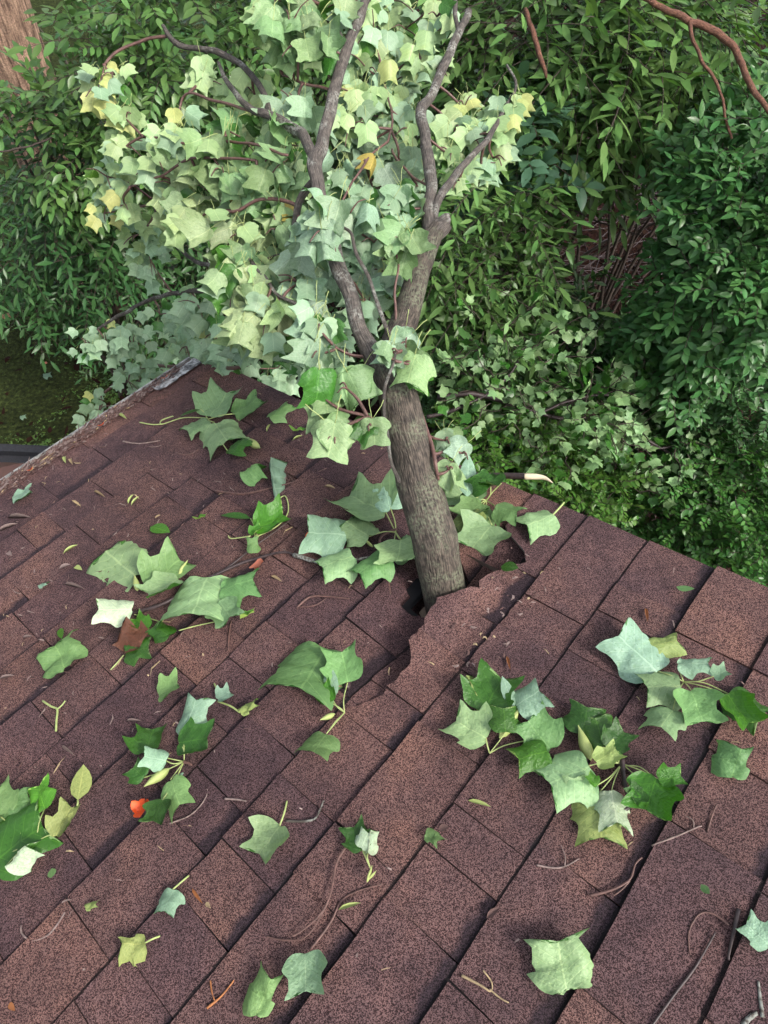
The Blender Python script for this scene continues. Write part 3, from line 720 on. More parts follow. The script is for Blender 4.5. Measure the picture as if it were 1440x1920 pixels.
def stalk(parent, pts, wpx=2.4, mat='stalk', name='leaf_stalk', h=.012, arch=.0):
    P = []
    for i, q in enumerate(pts):
        hh = (q[2] if len(q) > 2 else h)+arch*math.sin(math.pi*i/(len(pts)-1)); p = on(q[0], q[1], hh); Z = (p-CAM).dot(zf); P.append((p, wpx/2*Z/F))
    p, r = smooth_path(P, 6, .0006 if mat == 'stalk' else .0028, pts[0][0])
    if mat != 'stalk':
        m_ = len(r); r = [q*(1.15-.55*i/m_)*(1+.25*noise.noise(Vector((i*.9, wpx, pts[0][0])))) for i, q in enumerate(r)]
    mb = MB(); mb.tube(p, r, 5 if wpx < 6 else 8, 0, True, .3 if mat != 'stalk' else .1)
    if parent is None: return mb.build(name, M[mat])
    return build_in(mb, name, M[mat], parent)
def bud(parent, a, b, wd=1.0, h=.02):
    A, B = on(a[0], a[1], h), on(b[0], b[1], h+.01); d = B-A
    place('bud', BUD, leaf_matrix(A, d, NN, d.length, wd), parent)
def sprig(label, node, lv, stalks=(), buds=(), twigs=(), h0=.014, name='leafy_sprig'):
    e = empty(name, on(node[0], node[1]), label, 'sprig', 'torn tulip tree sprigs on the roof')
    for i, s in enumerate(lv):
        roof_leaf(e, s, i, 'leaf', h0)
        mx, my = (s[0]+node[0])/2, (s[1]+node[1])/2
        if 12 < math.hypot(s[0]-node[0], s[1]-node[1]) < 88 and not (len(s) > 7): stalk(e, [(node[0], node[1], .012), (mx+U(-5, 5), my+U(-5, 5), .024), (s[0], s[1], h0+.0035*(i % 7))], 2.3)
    for s in stalks: stalk(e, s, 2.4)
    for b in buds: bud(e, *b)
    for t in twigs: stalk(e, t[0], t[1], t[2], 'twig', .014)
    return e
sprig('pale leaf sprig with a yellow-tipped bud near the eave corner', (390,786),
  [(394,780,434,733,'P'),(440,776,492,744,'G',.9),(388,788,342,806,'P'),(402,792,430,834,'P'),(376,768,338,777,'D',.6,OVAL),(428,848,464,820,'D',.8),(505,782,545,752,'G',.7)],
  [[(388,784),(345,783),(305,795),(303,788),(325,780)],[(305,795),(285,796),(262,792)]], [((466,826),(488,840))])
sprig('curled upright pale leaf over glossy green leaflets, beside long thin twig', (478,1008),
  [(516,946,512,848,'B',.5),(482,992,541,964,'L',.9),(470,972,416,962,'D',.45,OVAL),(470,1002,492,984,'L',.8),(474,1036,472,1006,'G',.7),(450,886,492,868,'G',.6)],
  [[(478,1008),(520,986),(540,960),(535,930),(517,940)],[(470,1005),(435,1010),(428,1005)]])
sprig('largest pale sprig lying along a dark twig, left of the limb', (325,1185),
  [(256,1082,190,1028,'P',1.0),(280,1096,346,1040,'G'),(334,1086,268,1124,'P',1.0),(388,1080,362,1180,'P',1.15),(414,1104,486,1084,'G',.9),(412,1128,438,1166,'P',.9),(246,1142,174,1150,'W',.9),(276,1178,250,1156,'L',.8),(318,1192,282,1168,'D',.9)],
  [[(325,1185),(300,1166),(245,1150)],[(335,1182),(365,1174),(402,1166)]], [((335,1078),(352,1050),.7),((258,1108),(252,1078))],
  [([(248,1150),(310,1130),(375,1093),(412,1074),(470,1050),(530,1036),(552,1040)],7,'darktwig'),([(400,1082),(445,1050),(500,1008),(545,975)],3,'darktwig')])
sprig('dark green leaf under a crumpled brown leaf, tip of the largest sprig', (232,1228),
  [(236,1226,284,1210,'D',1.1)], [[(232,1228),(220,1242),(207,1256)],[(262,1198),(290,1175),(318,1152)]])
sprig('upright cluster with pale capsule and dark leaves beside the orange flower', (345,1428),
  [(344,1378,378,1302,'B',.8),(336,1392,402,1384,'D'),(272,1412,288,1352,'D'),(270,1458,246,1436,'D',1.2),(311,1426,262,1420,'B',.9),(320,1462,338,1515,'G',.9),(305,1500,286,1550,'D',1.0),(330,1472,334,1448,'B',.8)],
  [], [((318,1440),(270,1475))], [([(345,1428),(352,1430),(359,1434)],6,'twig')])
sprig('large scuffed green leaf with small pale leaf and capsule, centre of roof', (646,1336),
  [(612,1214,556,1322,'G',1.2),(652,1278,640,1214,'G',1.0),(624,1312,617,1252,'B',.7,OVAL),(618,1316,604,1280,'L',.8),(612,1376,584,1424,'G',1.3)],
  [[(646,1336),(630,1352),(612,1376)]], [((628,1338),(600,1350))])
sprig('small cluster with tall green bud and two bluish leaves, right of the torn course', (918,1412),
  [(906,1334,948,1260,'D',1.15),(908,1330,868,1256,'Y',.42),(910,1382,844,1346,'P',1.05),(966,1326,942,1274,'B',.75,OVAL),(968,1322,1022,1294,'B',1.15),(948,1372,944,1318,'D',1.1)],
  [[(918,1412),(945,1398),(988,1388)]], [((936,1384),(975,1328))])
sprig('biggest leaf pile with bent twig and yellow-green bud, right of centre', (1166,1432),
  [(1032,1404,982,1344,'G',1.1),(1092,1376,1104,1314,'D',1.2),(1132,1400,1114,1338,'D',1.0),(1142,1404,1176,1366,'D',1.0),(1026,1408,962,1424,'L',1.0),(1104,1436,1018,1476,'P',1.15),(1118,1428,1162,1402,'Y',.8),(1118,1492,1130,1586,'Y',1.1),(1146,1484,1160,1556,'W',.9),(1080,1500,1072,1450,'P',1.0),(1230,1462,1206,1532,'L',1.2),(1206,1482,1180,1496,'D',1.3),(1236,1462,1286,1452,'L',.8),(1120,1472,1100,1450,'L',.8)],
  [[(1168,1436),(1200,1438),(1230,1462)]], [((1108,1426),(1084,1360))],
  [([(1166,1425),(1170,1470),(1178,1514),(1142,1524),(1120,1536)],9,'darktwig')])
sprig('rain-beaded sprig of broad pale leaves near the right edge', (1282,1278),
  [(1232,1258,1142,1186,'B',.95),(1214,1214,1280,1196,'Y',.75),(1276,1284,1202,1290,'P',1.1),(1262,1330,1236,1366,'P',1.2),(1296,1294,1322,1362,'G',1.0),(1272,1244,1338,1244,'B',.7),(1338,1268,1366,1256,'S',1.0),(1368,1300,1438,1344,'D',1.0),(1364,1304,1412,1368,'L',.7)],
  [[(1282,1278),(1320,1280),(1370,1303)]])
sprig('dark broad leaf sprig with ragged cream leaf cut by the left edge', (68,1578),
  [(-10,1616,92,1536,'D',1.1),(28,1534,20,1490,'G',1.2),(84,1516,68,1464,'L',.9),(104,1566,138,1504,'Y',.7),(0,1530,-20,1480,'G',1.2),(10,1625,60,1578,'W',.45)],
  [[(68,1578),(90,1572),(104,1562),(112,1560)]])
sprig('two-toned small leaf pair on a reddish curved twig, bottom centre', (694,1628),
  [(682,1592,660,1542,'D',1.0),(678,1590,692,1556,'W',1.1),(690,1598,696,1548,'W',.4)],
  [], [((688,1655),(698,1622),.6),((690,1650),(706,1632),.5)], [([(648,1588),(630,1620),(618,1680),(592,1722),(548,1756)],5,'twig')])
sprig('sprig of drooping pale leaves leaning on the left foot of the limb', (742,998),
  [(722,958,642,922,'P',1.1),(732,952,716,898,'B',.9),(648,1002,566,1006,'B',1.25),(692,1006,642,974,'P',1.0),(660,1040,594,1068,'P',1.15),(724,1038,664,1082,'G',.9),(752,1012,744,1066,'P',1.2),(772,1046,760,996,'P',.6)],
  [], [((700,1026),(682,1010),.6)],
  [([(744,992),(714,1008),(716,1036),(724,1060),(732,1114)],5,'twig'),([(552,1040),(600,1054),(650,1052),(705,1044)],8,'lichentwig')], .02)
sprig('sprig of layered pale leaves against the right foot of the limb', (912,938),
  [(902,934,842,916,'P',1.1),(904,944,856,976,'G',1.0),(896,956,846,996,'Y',.9),(922,984,880,1032,'P',1.1),(930,950,978,962,'G',1.1),(920,912,890,886,'D',1.1),(940,906,908,892,'D',1.2),(898,950,868,1008,'G',.9),(876,932,878,864,'B',.6,OVAL),(866,922,838,880,'P',1.0)],
  [], [((908,975),(888,992),.8)], [([(905,930),(880,960),(860,985)],3,'twig')], .024)

LONE = 'single leaves lying on the roof'
def lone(label, spec, pet=None, me=None, name='fallen_leaf', h0=.012):
    e = empty(name, on(spec[0], spec[1]), label, 'leaf', LONE)
    s = tuple(spec)+((1.0,) if len(spec) == 5 else ()); s = s[:6]+((me,) if me else ())
    roof_leaf(e, s, 0, 'blade', h0)
    if pet: stalk(e, [(spec[0], spec[1], h0+.002), ((spec[0]+pet[0])/2+2, (spec[1]+pet[1])/2-2, .014), (pet[0], pet[1], .006)], 3.6)
    return e
lone('star-shaped torn green leaf near the left edge', (122,1254,104,1206,'G',1.25), None, TSTAR)
lone('small cut-off rounded green leaf above the upright cluster', (298,1304,342,1278,'G',1.1))
lone('tiny bluish leaf with a dark twig stub, left of the big scuffed leaf', (408,1310,434,1294,'B',1.2), (402,1282))
lone('torn yellow-cream leaf scrap on a long stalk', (450,1336,484,1318,'Y',.9), (408,1315), TTORN)
lone('big pale leaf with short thick stalk and black specks, lower centre', (524,1548,478,1610,'P',1.15), (538,1502))
lone('small bluish leaf with thin stalk in the lower left', (324,1668,304,1716,'B',1.15), (354,1642))
lone('yellow-green torn leaf scrap with dark tail, lower left', (272,1768,222,1772,'Y',1.1), (300,1755), TTORN)
lone('muddy green leaf half out of frame at the bottom edge', (478,1905,516,1822,'G',1.0), None, TTORN)
lone('dark bluish wet leaf flattened on the shingles at the bottom', (572,1788,574,1876,'S',1.1), None, TBARE[1])
lone('pale star-shaped leaf in the lower right', (1062,1858,1042,1748,'P',1.25), None, TSTAR)
lone('bluish folded leaf cut by the right edge', (1440,1770,1392,1726,'B',1.1))
lone('half leaf torn straight across below the beaded sprig', (1372,1458,1392,1396,'G',1.15), None, TTORN)
lone('pale notched leaf by the eave at the left edge', (24,936,62,916,'B',1.0))
lone('single pale leaf with hooked stalk near the rake edge', (1036,966,978,990,'P',1.1), (1058,942))
lone('round dark green leaf right of the limb foot', (939,1062,969,1063,'D',1.3), None, OVAL)
lone('small oval green leaf near the rake, far right', (1268,1100,1300,1106,'G',1.0), None, OVAL)
lone('bright yellow oval leaf standing beside the dark leaf sprig', (146,1500,158,1440,'Y',1.1), (142,1518), OVAL)
lone('small bright green leaf above the largest sprig', (282,988,314,994,'L',.9), None, OVAL)
lone('green leaf chip beside a brown flake, low centre', (798,1562,824,1584,'G',1.0), None, TTORN)
lone('tiny green leaf chip between two courses at lower right', (1314,1658,1330,1676,'G',1.1), None, OVAL)
lone('tiny pale green chip below the dark leaf sprig', (97,1628,97,1646,'G',1.2), None, OVAL)
lone('yellowish chip on a shingle corner, lower left', (160,1702,184,1696,'Y',.9), None, TTORN)
lone('ragged bright green scrap right of the largest sprig', (452,1156,478,1142,'L',.7), None, TTORN)
lone('tiny green sliver above the star-shaped leaf', (113,1178,114,1194,'L',.6), None, OVAL)
lone('tiny bluish scrap on the left shingles', (72,1100,90,1094,'B',1.0), None, TTORN)
lone('tiny pale green scrap left of the curled upright leaf', (372,970,386,965,'L',.9), None, TTORN)
lone('tiny yellow-green scrap below the roof corner', (556,806,573,803,'L',.8), None, TTORN)
# brown crumpled leaf
e = empty('crumpled_leaf', on(262,1198), 'crumpled red-brown dead leaf on top of the dark green leaf', 'leaf', LONE)
CR = tulip_mesh('crumpled_blade', -.3, .5, -.3, .4, stalk=0, jag=.06, ripple=.12, seed=51); CR.materials[0] = M['deadleaf']
place('blade', CR, leaf_matrix(on(264,1202,.035), on(222,1184,.04)-on(264,1202,.035), -NN, .075, 1.0), e, (.09, .026, .016, 1))

# flowers and petals
PET = oval_mesh('petal', [M['orange']], 1, .8, .35, .5)
PETS = oval_mesh('petal', [M['salmon']], 1, .9, .25, .4)
def petals(label, cx, cy, items, me, name='fallen_flower'):
    e = empty(name, on(cx, cy), label, 'flower')
    for (ax, ay, bx, by) in items:
        a = on(ax, ay, .012); d = on(bx, by, .022)-a; place('petal', me, leaf_matrix(a, d, NN, d.length, 1), e)
petals('bright orange tulip tree flower scrap below the upright cluster', 265, 1515, [(262,1520,248,1502),(262,1520,278,1498),(264,1518,268,1540),(258,1524,246,1524),(268,1514,288,1510)], PET)
petals('salmon petal with dark specks by the lichened twig', 485, 1060, [(476,1064,498,1056),(474,1058,492,1066)], PETS, 'fallen_petal')
e = petals('small orange petal stuck on a bluish leaf left of the limb', 580, 1008, [(572,1013,589,1002)], PET, 'fallen_petal')
petals('scrap of orange petal at the left edge of the roof', 2, 1448, [(-4,1450,6,1445)], PET, 'fallen_petal')

# twigs
TW = 'twigs strewn over the roof'
def twig(label, pts, wpx, mat='twig', side=(), name='fallen_twig'):
    e = empty(name, on(*pts[0][:2]), label, 'twig', TW)
    stalk(e, pts, wpx, mat, 'stem', .007)
    for s in side: stalk(e, s, wpx*.65, mat, 'side_shoot', .007)
for a in [
 ('long thin forked twig under the curled upright leaf', [(405,920),(450,926),(495,918),(550,904),(612,878)], 3.5, 'twig', [[(552,903),(540,890),(528,880)]]),
 ('short forked twig on the upper courses', [(230,828),(265,832),(300,826)], 3, 'greylit', [[(262,832),(285,838),(302,835)]]),
 ('broken twig crossing below the pale eave sprig', [(330,850),(352,853),(374,842)], 3, 'twig', [[(350,852),(362,858),(368,852)]]),
 ('hooked grey-pink twig in the lower left', [(122,1712),(92,1752),(60,1764),(42,1750),(40,1735)], 4.5, 'greylit'),
 ('elbowed grey twig right of the big pale leaf', [(535,1539),(585,1538),(600,1520),(608,1502)], 4.5, 'lichentwig'),
 ('long reddish twig lying along the course at the bottom centre', [(580,1782),(618,1730),(640,1690),(668,1672),(718,1658)], 4.5, 'twig', [[(500,1755),(540,1762),(578,1752),(620,1690)]]),
 ('small three-pronged twig below the biggest leaf pile', [(1006,1622),(1040,1626),(1062,1622),(1086,1610)], 4, 'greylit', [[(1060,1622),(1060,1605),(1052,1584)]]),
 ('reddish forked twig lying across a course joint at right', [(1106,1678),(1140,1670),(1180,1650),(1192,1620),(1204,1608)], 5, 'twig', [[(1180,1650),(1165,1668),(1150,1680)]]),
 ('straight grey stick right of the biggest leaf pile', [(1222,1588),(1270,1570),(1316,1549)], 3.5, 'greylit', [[(1302,1552),(1300,1538),(1286,1530)]]),
 ('short upright stick near the right edge', [(1328,1558),(1336,1530),(1344,1508)], 3.5, 'twig'),
 ('looping vine tendril in the lower right', [(1365,1735),(1335,1712),(1310,1712),(1292,1745),(1295,1790)], 3.5, 'twig'),
 ('long dark stick running off the bottom at right', [(1222,1925),(1262,1868),(1300,1815),(1325,1775),(1342,1748)], 5.5, 'darktwig'),
 ('rough dark bark strip beside the tendril, right edge', [(1384,1704),(1376,1750),(1366,1800)], 8, 'darktwig'),
 ('straw and rust needles crossed at the bottom right of centre', [(866,1828),(900,1845),(920,1858)], 5, 'straw', [[(905,1820),(920,1840),(922,1855)],[(920,1856),(940,1872),(954,1880)]]),
 ('thin stick at the bottom edge, left of centre', [(388,1890),(415,1868),(438,1838)], 4.5, 'rust', [[(394,1840),(397,1860),(402,1876)]]),
 ('wishbone red twig left of the hole', [(556,1140),(580,1120),(610,1118),(655,1122)], 4, 'twig', [[(560,1138),(590,1135),(612,1122)]]),
 ('short pale stick lying above the big pale leaf', [(420,1497),(445,1500),(462,1503)], 4, 'greylit'),
 ('curved thin stick beside the upright cluster', [(318,1545),(352,1530),(375,1508),(388,1488)], 3, 'greylit'),
 ('yellow-green Y-shaped stalk in the left middle', [(80,1314),(95,1324),(107,1330),(106,1350),(105,1371)], 4, 'stalk', [[(107,1330),(116,1322),(122,1314)]]),
 ('broken pale twig end at the bottom right corner', [(1395,1925),(1405,1912),(1420,1900)], 11, 'lichentwig', [[(1432,1910),(1426,1870),(1422,1840)]]),
 ('dark shred of bark beside the big scuffed leaf', [(650,1290),(658,1260),(664,1240)], 12, 'darktwig'),
 ('reddish twig running up the shingles below the largest sprig', [(428,1220),(430,1195),(434,1165)], 3.5, 'twig'),
]: twig(*a)

# broken branch stub with white splintered end, sticking out over the rake
e = empty('broken_branch', on(892,890,.02), 'black broken branch with fresh white splintered end over the rake edge', 'branch')
p, r = smooth_path([(on(880,890,.02), .006), (on(930,891,.03), .0075), (on(988,893,.045), .0075)], 5, .001); mb = MB(); mb.tube(p, r, 8, 0, True, .15); build_in(mb, 'stem', M['darktwig'], e)
p, r = smooth_path([(on(984,893,.045), .0080), (on(1005,893,.047), .0075), (on(1022,896,.048), .005), (on(1036,905,.05), .0008)], 5, .0); mb = MB(); mb.tube(p, r, 8, 0, True, .3); build_in(mb, 'splintered_end', M['splinter'], e)

# small needles and bracts big enough to pick out
def bract(label, x1, y1, x2, y2, wpx, mat, name='bract'):
    a, b = on(x1, y1, .007), on(x2, y2, .009); d = b-a
    me = oval_mesh(name, [M[mat]], 1, 1, .1, .4, 4); Z = (a-CAM).dot(zf)
    o = place(name, me, leaf_matrix(a, d, NN, d.length, wpx*Z/F/d.length)); tag(o, label, 'plant litter', 'loose bracts and needles on the roof')
for a in [
 ('pale green bract below the small cluster with tall bud', 876,1501,922,1515,8,'pale'), ('cream bract on the long reddish twig, bottom centre', 634,1706,678,1694,8,'pale'),
 ('rust-coloured needle under the rake, upper right', 1210,1140,1214,1168,6,'rust'), ('thin brown needle right of the torn course', 950,1230,957,1258,5,'rust'),
 ('ochre needle below the big pale leaf', 360,1666,382,1696,6,'rust'), ('tan seed chip beside the ochre needle', 386,1692,396,1704,8,'straw'),
 ('straw bract left of the largest sprig', 118,1039,148,1023,6,'pale'), ('yellow-headed straw bit above the eave side sprig', 152,950,136,940,5,'straw'),
 ('yellow bract by the largest sprig, left side', 140,1063,156,1071,10,'pale'), ('bluish scrap paired with the yellow bract', 110,1067,134,1060,10,'greylit'),
 ('straw sliver under the eave-corner sprig', 548,826,568,818,5,'pale'), ('straw sliver right of the eave-corner sprig', 500,810,508,796,5,'pale'),
 ('pale sliver beside the leaf sprig at the limb foot', 608,912,630,918,6,'straw'), ('longer pale splinter of two lying together on the upper left courses', 240,945,252,928,6,'pale'),
 ('shorter pale splinter of two lying together on the upper left courses', 246,948,262,932,5,'pale'), ('pale sliver on the left courses', 290,972,302,966,4,'straw'),
 ('dark brown flake stuck on a course edge, low right of centre', 912,1722,938,1702,12,'brownlit'), ('brown flake beside the green chip', 822,1556,842,1550,14,'brownlit'),
 ('ochre seed curl at the bottom left corner', 18,1880,30,1896,10,'rust'), ('salmon needle by the salmon petal', 508,1080,530,1093,6,'straw'),
 ('pale straw near the left edge', -5,998,36,984,6,'greylit'), ('second pale straw near the left edge', 14,972,62,974,4,'greylit'),
 ('straw bract right of the eave debris', 222,778,240,789,6,'pale'), ('yellow bract below the eave debris', 122,856,125,871,7,'pale'),
 ('tan bract paired with the yellow one below the eave debris', 132,860,138,874,6,'straw'), ('white chip on the far left shingles', 14,1036,24,1044,9,'greylit'),
 ('thin brown curl on the left courses', 120,1096,162,1108,5,'greylit'), ('brown sliver near the star-shaped leaf', 42,1196,62,1194,5,'greylit'),
 ('reddish stick at the left edge below the star-shaped leaf', -2,1274,30,1268,6,'greylit'), ('brown sliver in the left middle', 116,1398,144,1420,5,'greylit'),
 ('pale sliver above the upright cluster', 236,1352,268,1354,5,'greylit'), ('tan sliver on the upper left courses', 176,922,200,936,4,'straw'),
]: bract(*a)

# debris washed against the eave: too much and too small to count
db = MB(); dm = [M['brownlit'], M['greylit'], M['twig'], M['straw']]; rs = random.Random(5)
for i in range(1700):
    u = rs.uniform(-.2, .90) if i % 3 else rs.uniform(-.2, .75); k = rs.random()
    wid = .07*(1-.45*max(0, (u-.5)/.4)); v = EAVE+.010-wid*k**1.5
    h = -.006+.010*rs.random() if v > EAVE+.004 else .009+.007*rs.random()
    p = rp(u, v, h); a = rs.gauss(0, .5); L = rs.uniform(.008, .032)*(2.2 if rs.random() < .06 else 1)
    d = (D1*math.cos(a)+D2*math.sin(a)+NN*rs.uniform(-.15, .2)).normalized()
    x, y, z = basis(d, NN); wv_ = rs.uniform(.0007, .0020) if rs.random() < .85 else rs.uniform(.003, .007)
    mi = rs.choice([0, 0, 0, 1, 1, 2]) if rs.random() < .97 else 3
    db.add([p-x*wv_, p+d*L*.5-x*wv_+z*.003, p+d*L, p+d*L*.5+x*wv_+z*.003, p+x*wv_, p+d*L*.5-z*.002], [(0,1,3,4),(1,2,3),(0,5,1),(4,3,5)], None, mi)
tag(db.build('eave_debris', dm, None, False), 'brown needles and bark crumbs washed along the white drip edge', None, None, 'stuff')
# thin scatter of specks and needles over the roof
db = MB(); rs = random.Random(8)
for i in range(700):
    u = rs.uniform(-.4, .97); v = rs.uniform(-.2, 1.98)
    if rs.random() > .25+.75*(v/2): continue
    p = rp(u, v, .011); a = rs.uniform(0, 6.3); L = rs.uniform(.004, .02); d = D1*math.cos(a)+D2*math.sin(a); x, y, z = basis(d, NN); wv_ = rs.uniform(.0006, .0016)
    db.add([p-x*wv_, p+d*L*.5-x*wv_+z*.003, p+d*L, p+d*L*.5+x*wv_+z*.003, p+x*wv_], [(0,1,3,4),(1,2,3)], None, rs.choice([0, 1, 1, 2, 3]))
for i in range(150):
    if i < 95: u, v, L, wv_ = rs.uniform(-.25, .6), rs.uniform(1.0, 1.98), rs.uniform(.015, .045), rs.uniform(.0007, .0014)
    else: u, v, L, wv_ = rs.uniform(.50, .84), rs.uniform(.46, .585), rs.uniform(.004, .016), rs.uniform(.001, .0026)
    p = rp(u, v, .012 if i < 95 else .016); a = rs.uniform(0, 6.3); d = D1*math.cos(a)+D2*math.sin(a); x, y, z = basis(d, NN); b_ = x*rs.uniform(-.3, .3)*L
    db.add([p-x*wv_, p+d*L*.5-x*wv_+z*.002+b_, p+d*L, p+d*L*.5+x*wv_+z*.002+b_, p+x*wv_, p+d*L*.5-z*.002+b_], [(0,1,3,4),(1,2,3),(0,5,1),(4,3,5)], None, rs.choice([0, 1, 1, 2, 2, 3]))
tag(db.build('roof_litter', dm, None, False), 'fine scatter of needles and specks over the shingles', None, None, 'stuff')
for (lab, x, y) in (('small red petal in the debris near the roof corner', 310, 708), ('red petal in the eave debris, middle of the eave', 191, 797), ('orange-red petal in the eave debris at the left', 58, 881)):
    e = empty('fallen_petal', on(x, y, .02), lab, 'petal')
    for (a_, b_) in ((6, -3), (-4, 5)): A = on(x, y, .022); d = on(x+a_, y+b_, .028)-A; place('petal', PETS if 'small' in lab else PET, leaf_matrix(A, d, NN, d.length, 1), e)

# ================================================================== WOODLAND BELOW AND BEYOND
def leaflet(mb, base, d, nrm, L, W, bend=-.15, m=0):
    x, y, z = basis(d, nrm); b = len(mb.v)
    prof = [(0, 0), (.22, .72), (.5, 1), (.78, .6), (1, 0)]
    for t, wd in prof:
        c = base+y*(t*L)+z*(bend*L*t*t)
        if wd == 0: mb.v.append(c)
        else: mb.v += [c-x*(wd*W/2)+z*W*.10*wd, c, c+x*(wd*W/2)+z*W*.10*wd]
    uvp = [(0,0)]+[(s*.2, t) for t in (.22,.5,.78) for s in (-1,0,1)]+[(0,1)]
    def f(*q): mb.face([b+k for k in q], [uvp[k] for k in q], m)
    f(0,2,1); f(0,3,2)
    for i in range(2):
        o = 1+i*3; f(o, o+1, o+4, o+3); f(o+1, o+2, o+5, o+4)
    f(7,8,10); f(8,9,10)
Z3 = Vector((0, 0, 1)); Y3 = Vector((0, 1, 0)); X3 = Vector((1, 0, 0))
def sp_pinnate(seed, npairs=4, L=.085, W=.028, step=.045, droop=.5, mat='shrub'):
    r_ = random.Random(seed); mb = MB(); n = npairs+1
    pts = [Vector((0, i*step*1.1, -droop*(i*step)**2*2)) for i in range(n+1)]
    mb.tube(pts, [.0026]+[.0018]*(n-1)+[.0012], 3, 1, False)
    for i in range(1, n):
        for s in (-1, 1):
            d = (X3*s*r_.uniform(.75, 1.0)+Y3*r_.uniform(.45, .8)-Z3*r_.uniform(.0, .5)).normalized()
            leaflet(mb, pts[i], d, Z3+X3*r_.uniform(-.4, .4)+Y3*r_.uniform(-.4, .4), L*r_.uniform(.75, 1.1)*(.85 if i == 1 else 1), W*r_.uniform(.85, 1.15), r_.uniform(-.25, .05))
    leaflet(mb, pts[-1], Y3-Z3*.3, Z3, L*1.1, W*1.1)
    return mb.mesh('compound_leaf', [M[mat], M['stem']])
def sp_whorl(seed, n=9, L=.078, W=.032, tw=.16, mat='glossy'):
    r_ = random.Random(seed); mb = MB(); pts = [Vector((0, tw*i/4, -.02*(i/4)**2)) for i in range(5)]
    mb.tube(pts, [.003, .0028, .0025, .002, .0015], 3, 1, False)
    for i in range(n):
        t = (i+1)/n; a = i*2.4+r_.uniform(-.3, .3); k = .35+.65*t
        d = (X3*math.cos(a)*1.0+Y3*(.35+.5*t)+Z3*math.sin(a)*.45).normalized()
        leaflet(mb, Vector((0, tw*t, -.02*t*t)), d, Z3+Y3*.2, L*r_.uniform(.75, 1.15), W*r_.uniform(.85, 1.1), r_.uniform(-.3, .0))
    return mb.mesh('leaf_spray', [M[mat], M['stem']])
def sp_small(seed, n=15, L=.040, W=.021, tw=.17, mat='shrub'):
    r_ = random.Random(seed); mb = MB(); pts = [Vector((.01*math.sin(i), tw*i/5, -.03*(i/5)**2)) for i in range(6)]
    mb.tube(pts, [.002]*6, 3, 1, False)
    for i in range(n):
        t = .1+.9*i/n; s = 1 if i % 2 else -1; d = (X3*s*r_.uniform(.6, 1)+Y3*r_.uniform(.2, .9)+Z3*r_.uniform(-.4, .4)).normalized()
        leaflet(mb, Vector((.01*math.sin(5*t), tw*t, -.03*t*t)), d, Z3+X3*r_.uniform(-.5, .5)+Y3*r_.uniform(-.5, .5), L*r_.uniform(.7, 1.2), W*r_.uniform(.8, 1.2), r_.uniform(-.3, .1))
    return mb.mesh('leaf_spray', [M[mat], M['stem']])
def sp_tulip(seed, n=8):
    r_ = random.Random(seed); mb = MB(); pts = [Vector((.015*math.sin(i*2), .20*i/4, 0)) for i in range(5)]
    mb.tube(pts, [.004, .0035, .003, .0025, .002], 4, 1, False)
    for i in range(n):
        t = .2+.8*i/n; a = r_.uniform(0, 6.3); d = Vector((math.cos(a), math.sin(a)*.6+.4, r_.uniform(-.4, .2)))
        me = TULIP[r_.randrange(len(TULIP))]; nr = Z3+Vector((r_.uniform(-.6, .6), r_.uniform(-.6, .6), 0))
        if r_.random() < .75: nr = -nr
        m = leaf_matrix(Vector((0, .20*t, 0))+d*.03, d, nr, r_.uniform(.042, .068)); b = len(mb.v); mb.v += [m @ v.co for v in me.vertices]
        for p_ in me.polygons: mb.face([b+q for q in p_.vertices], [tuple(me.uv_layers[0].data[l].uv) for l in p_.loop_indices], 0 if p_.material_index == 0 else 1)
    return mb.mesh('leaf_spray', [M['tulip'], M['stem']])
KIND = {
 'ash': [sp_pinnate(i, random.Random(i).choice([3, 4, 4]), .095, .034, .05, .5) for i in range(6)],
 'droop': [sp_pinnate(10+i, 4, .095, .024, .05, 1.4) for i in range(6)],
 'glossy': [sp_whorl(20+i) for i in range(6)],
 'small': [sp_small(30+i) for i in range(6)],
 'tiny': [sp_small(40+i, 18, .030, .017, .16) for i in range(6)],
 'broad': [sp_whorl(50+i, 7, .13, .065, .2, 'shrub') for i in range(4)],
 'tulip': [sp_tulip(60+i) for i in range(5)],
}
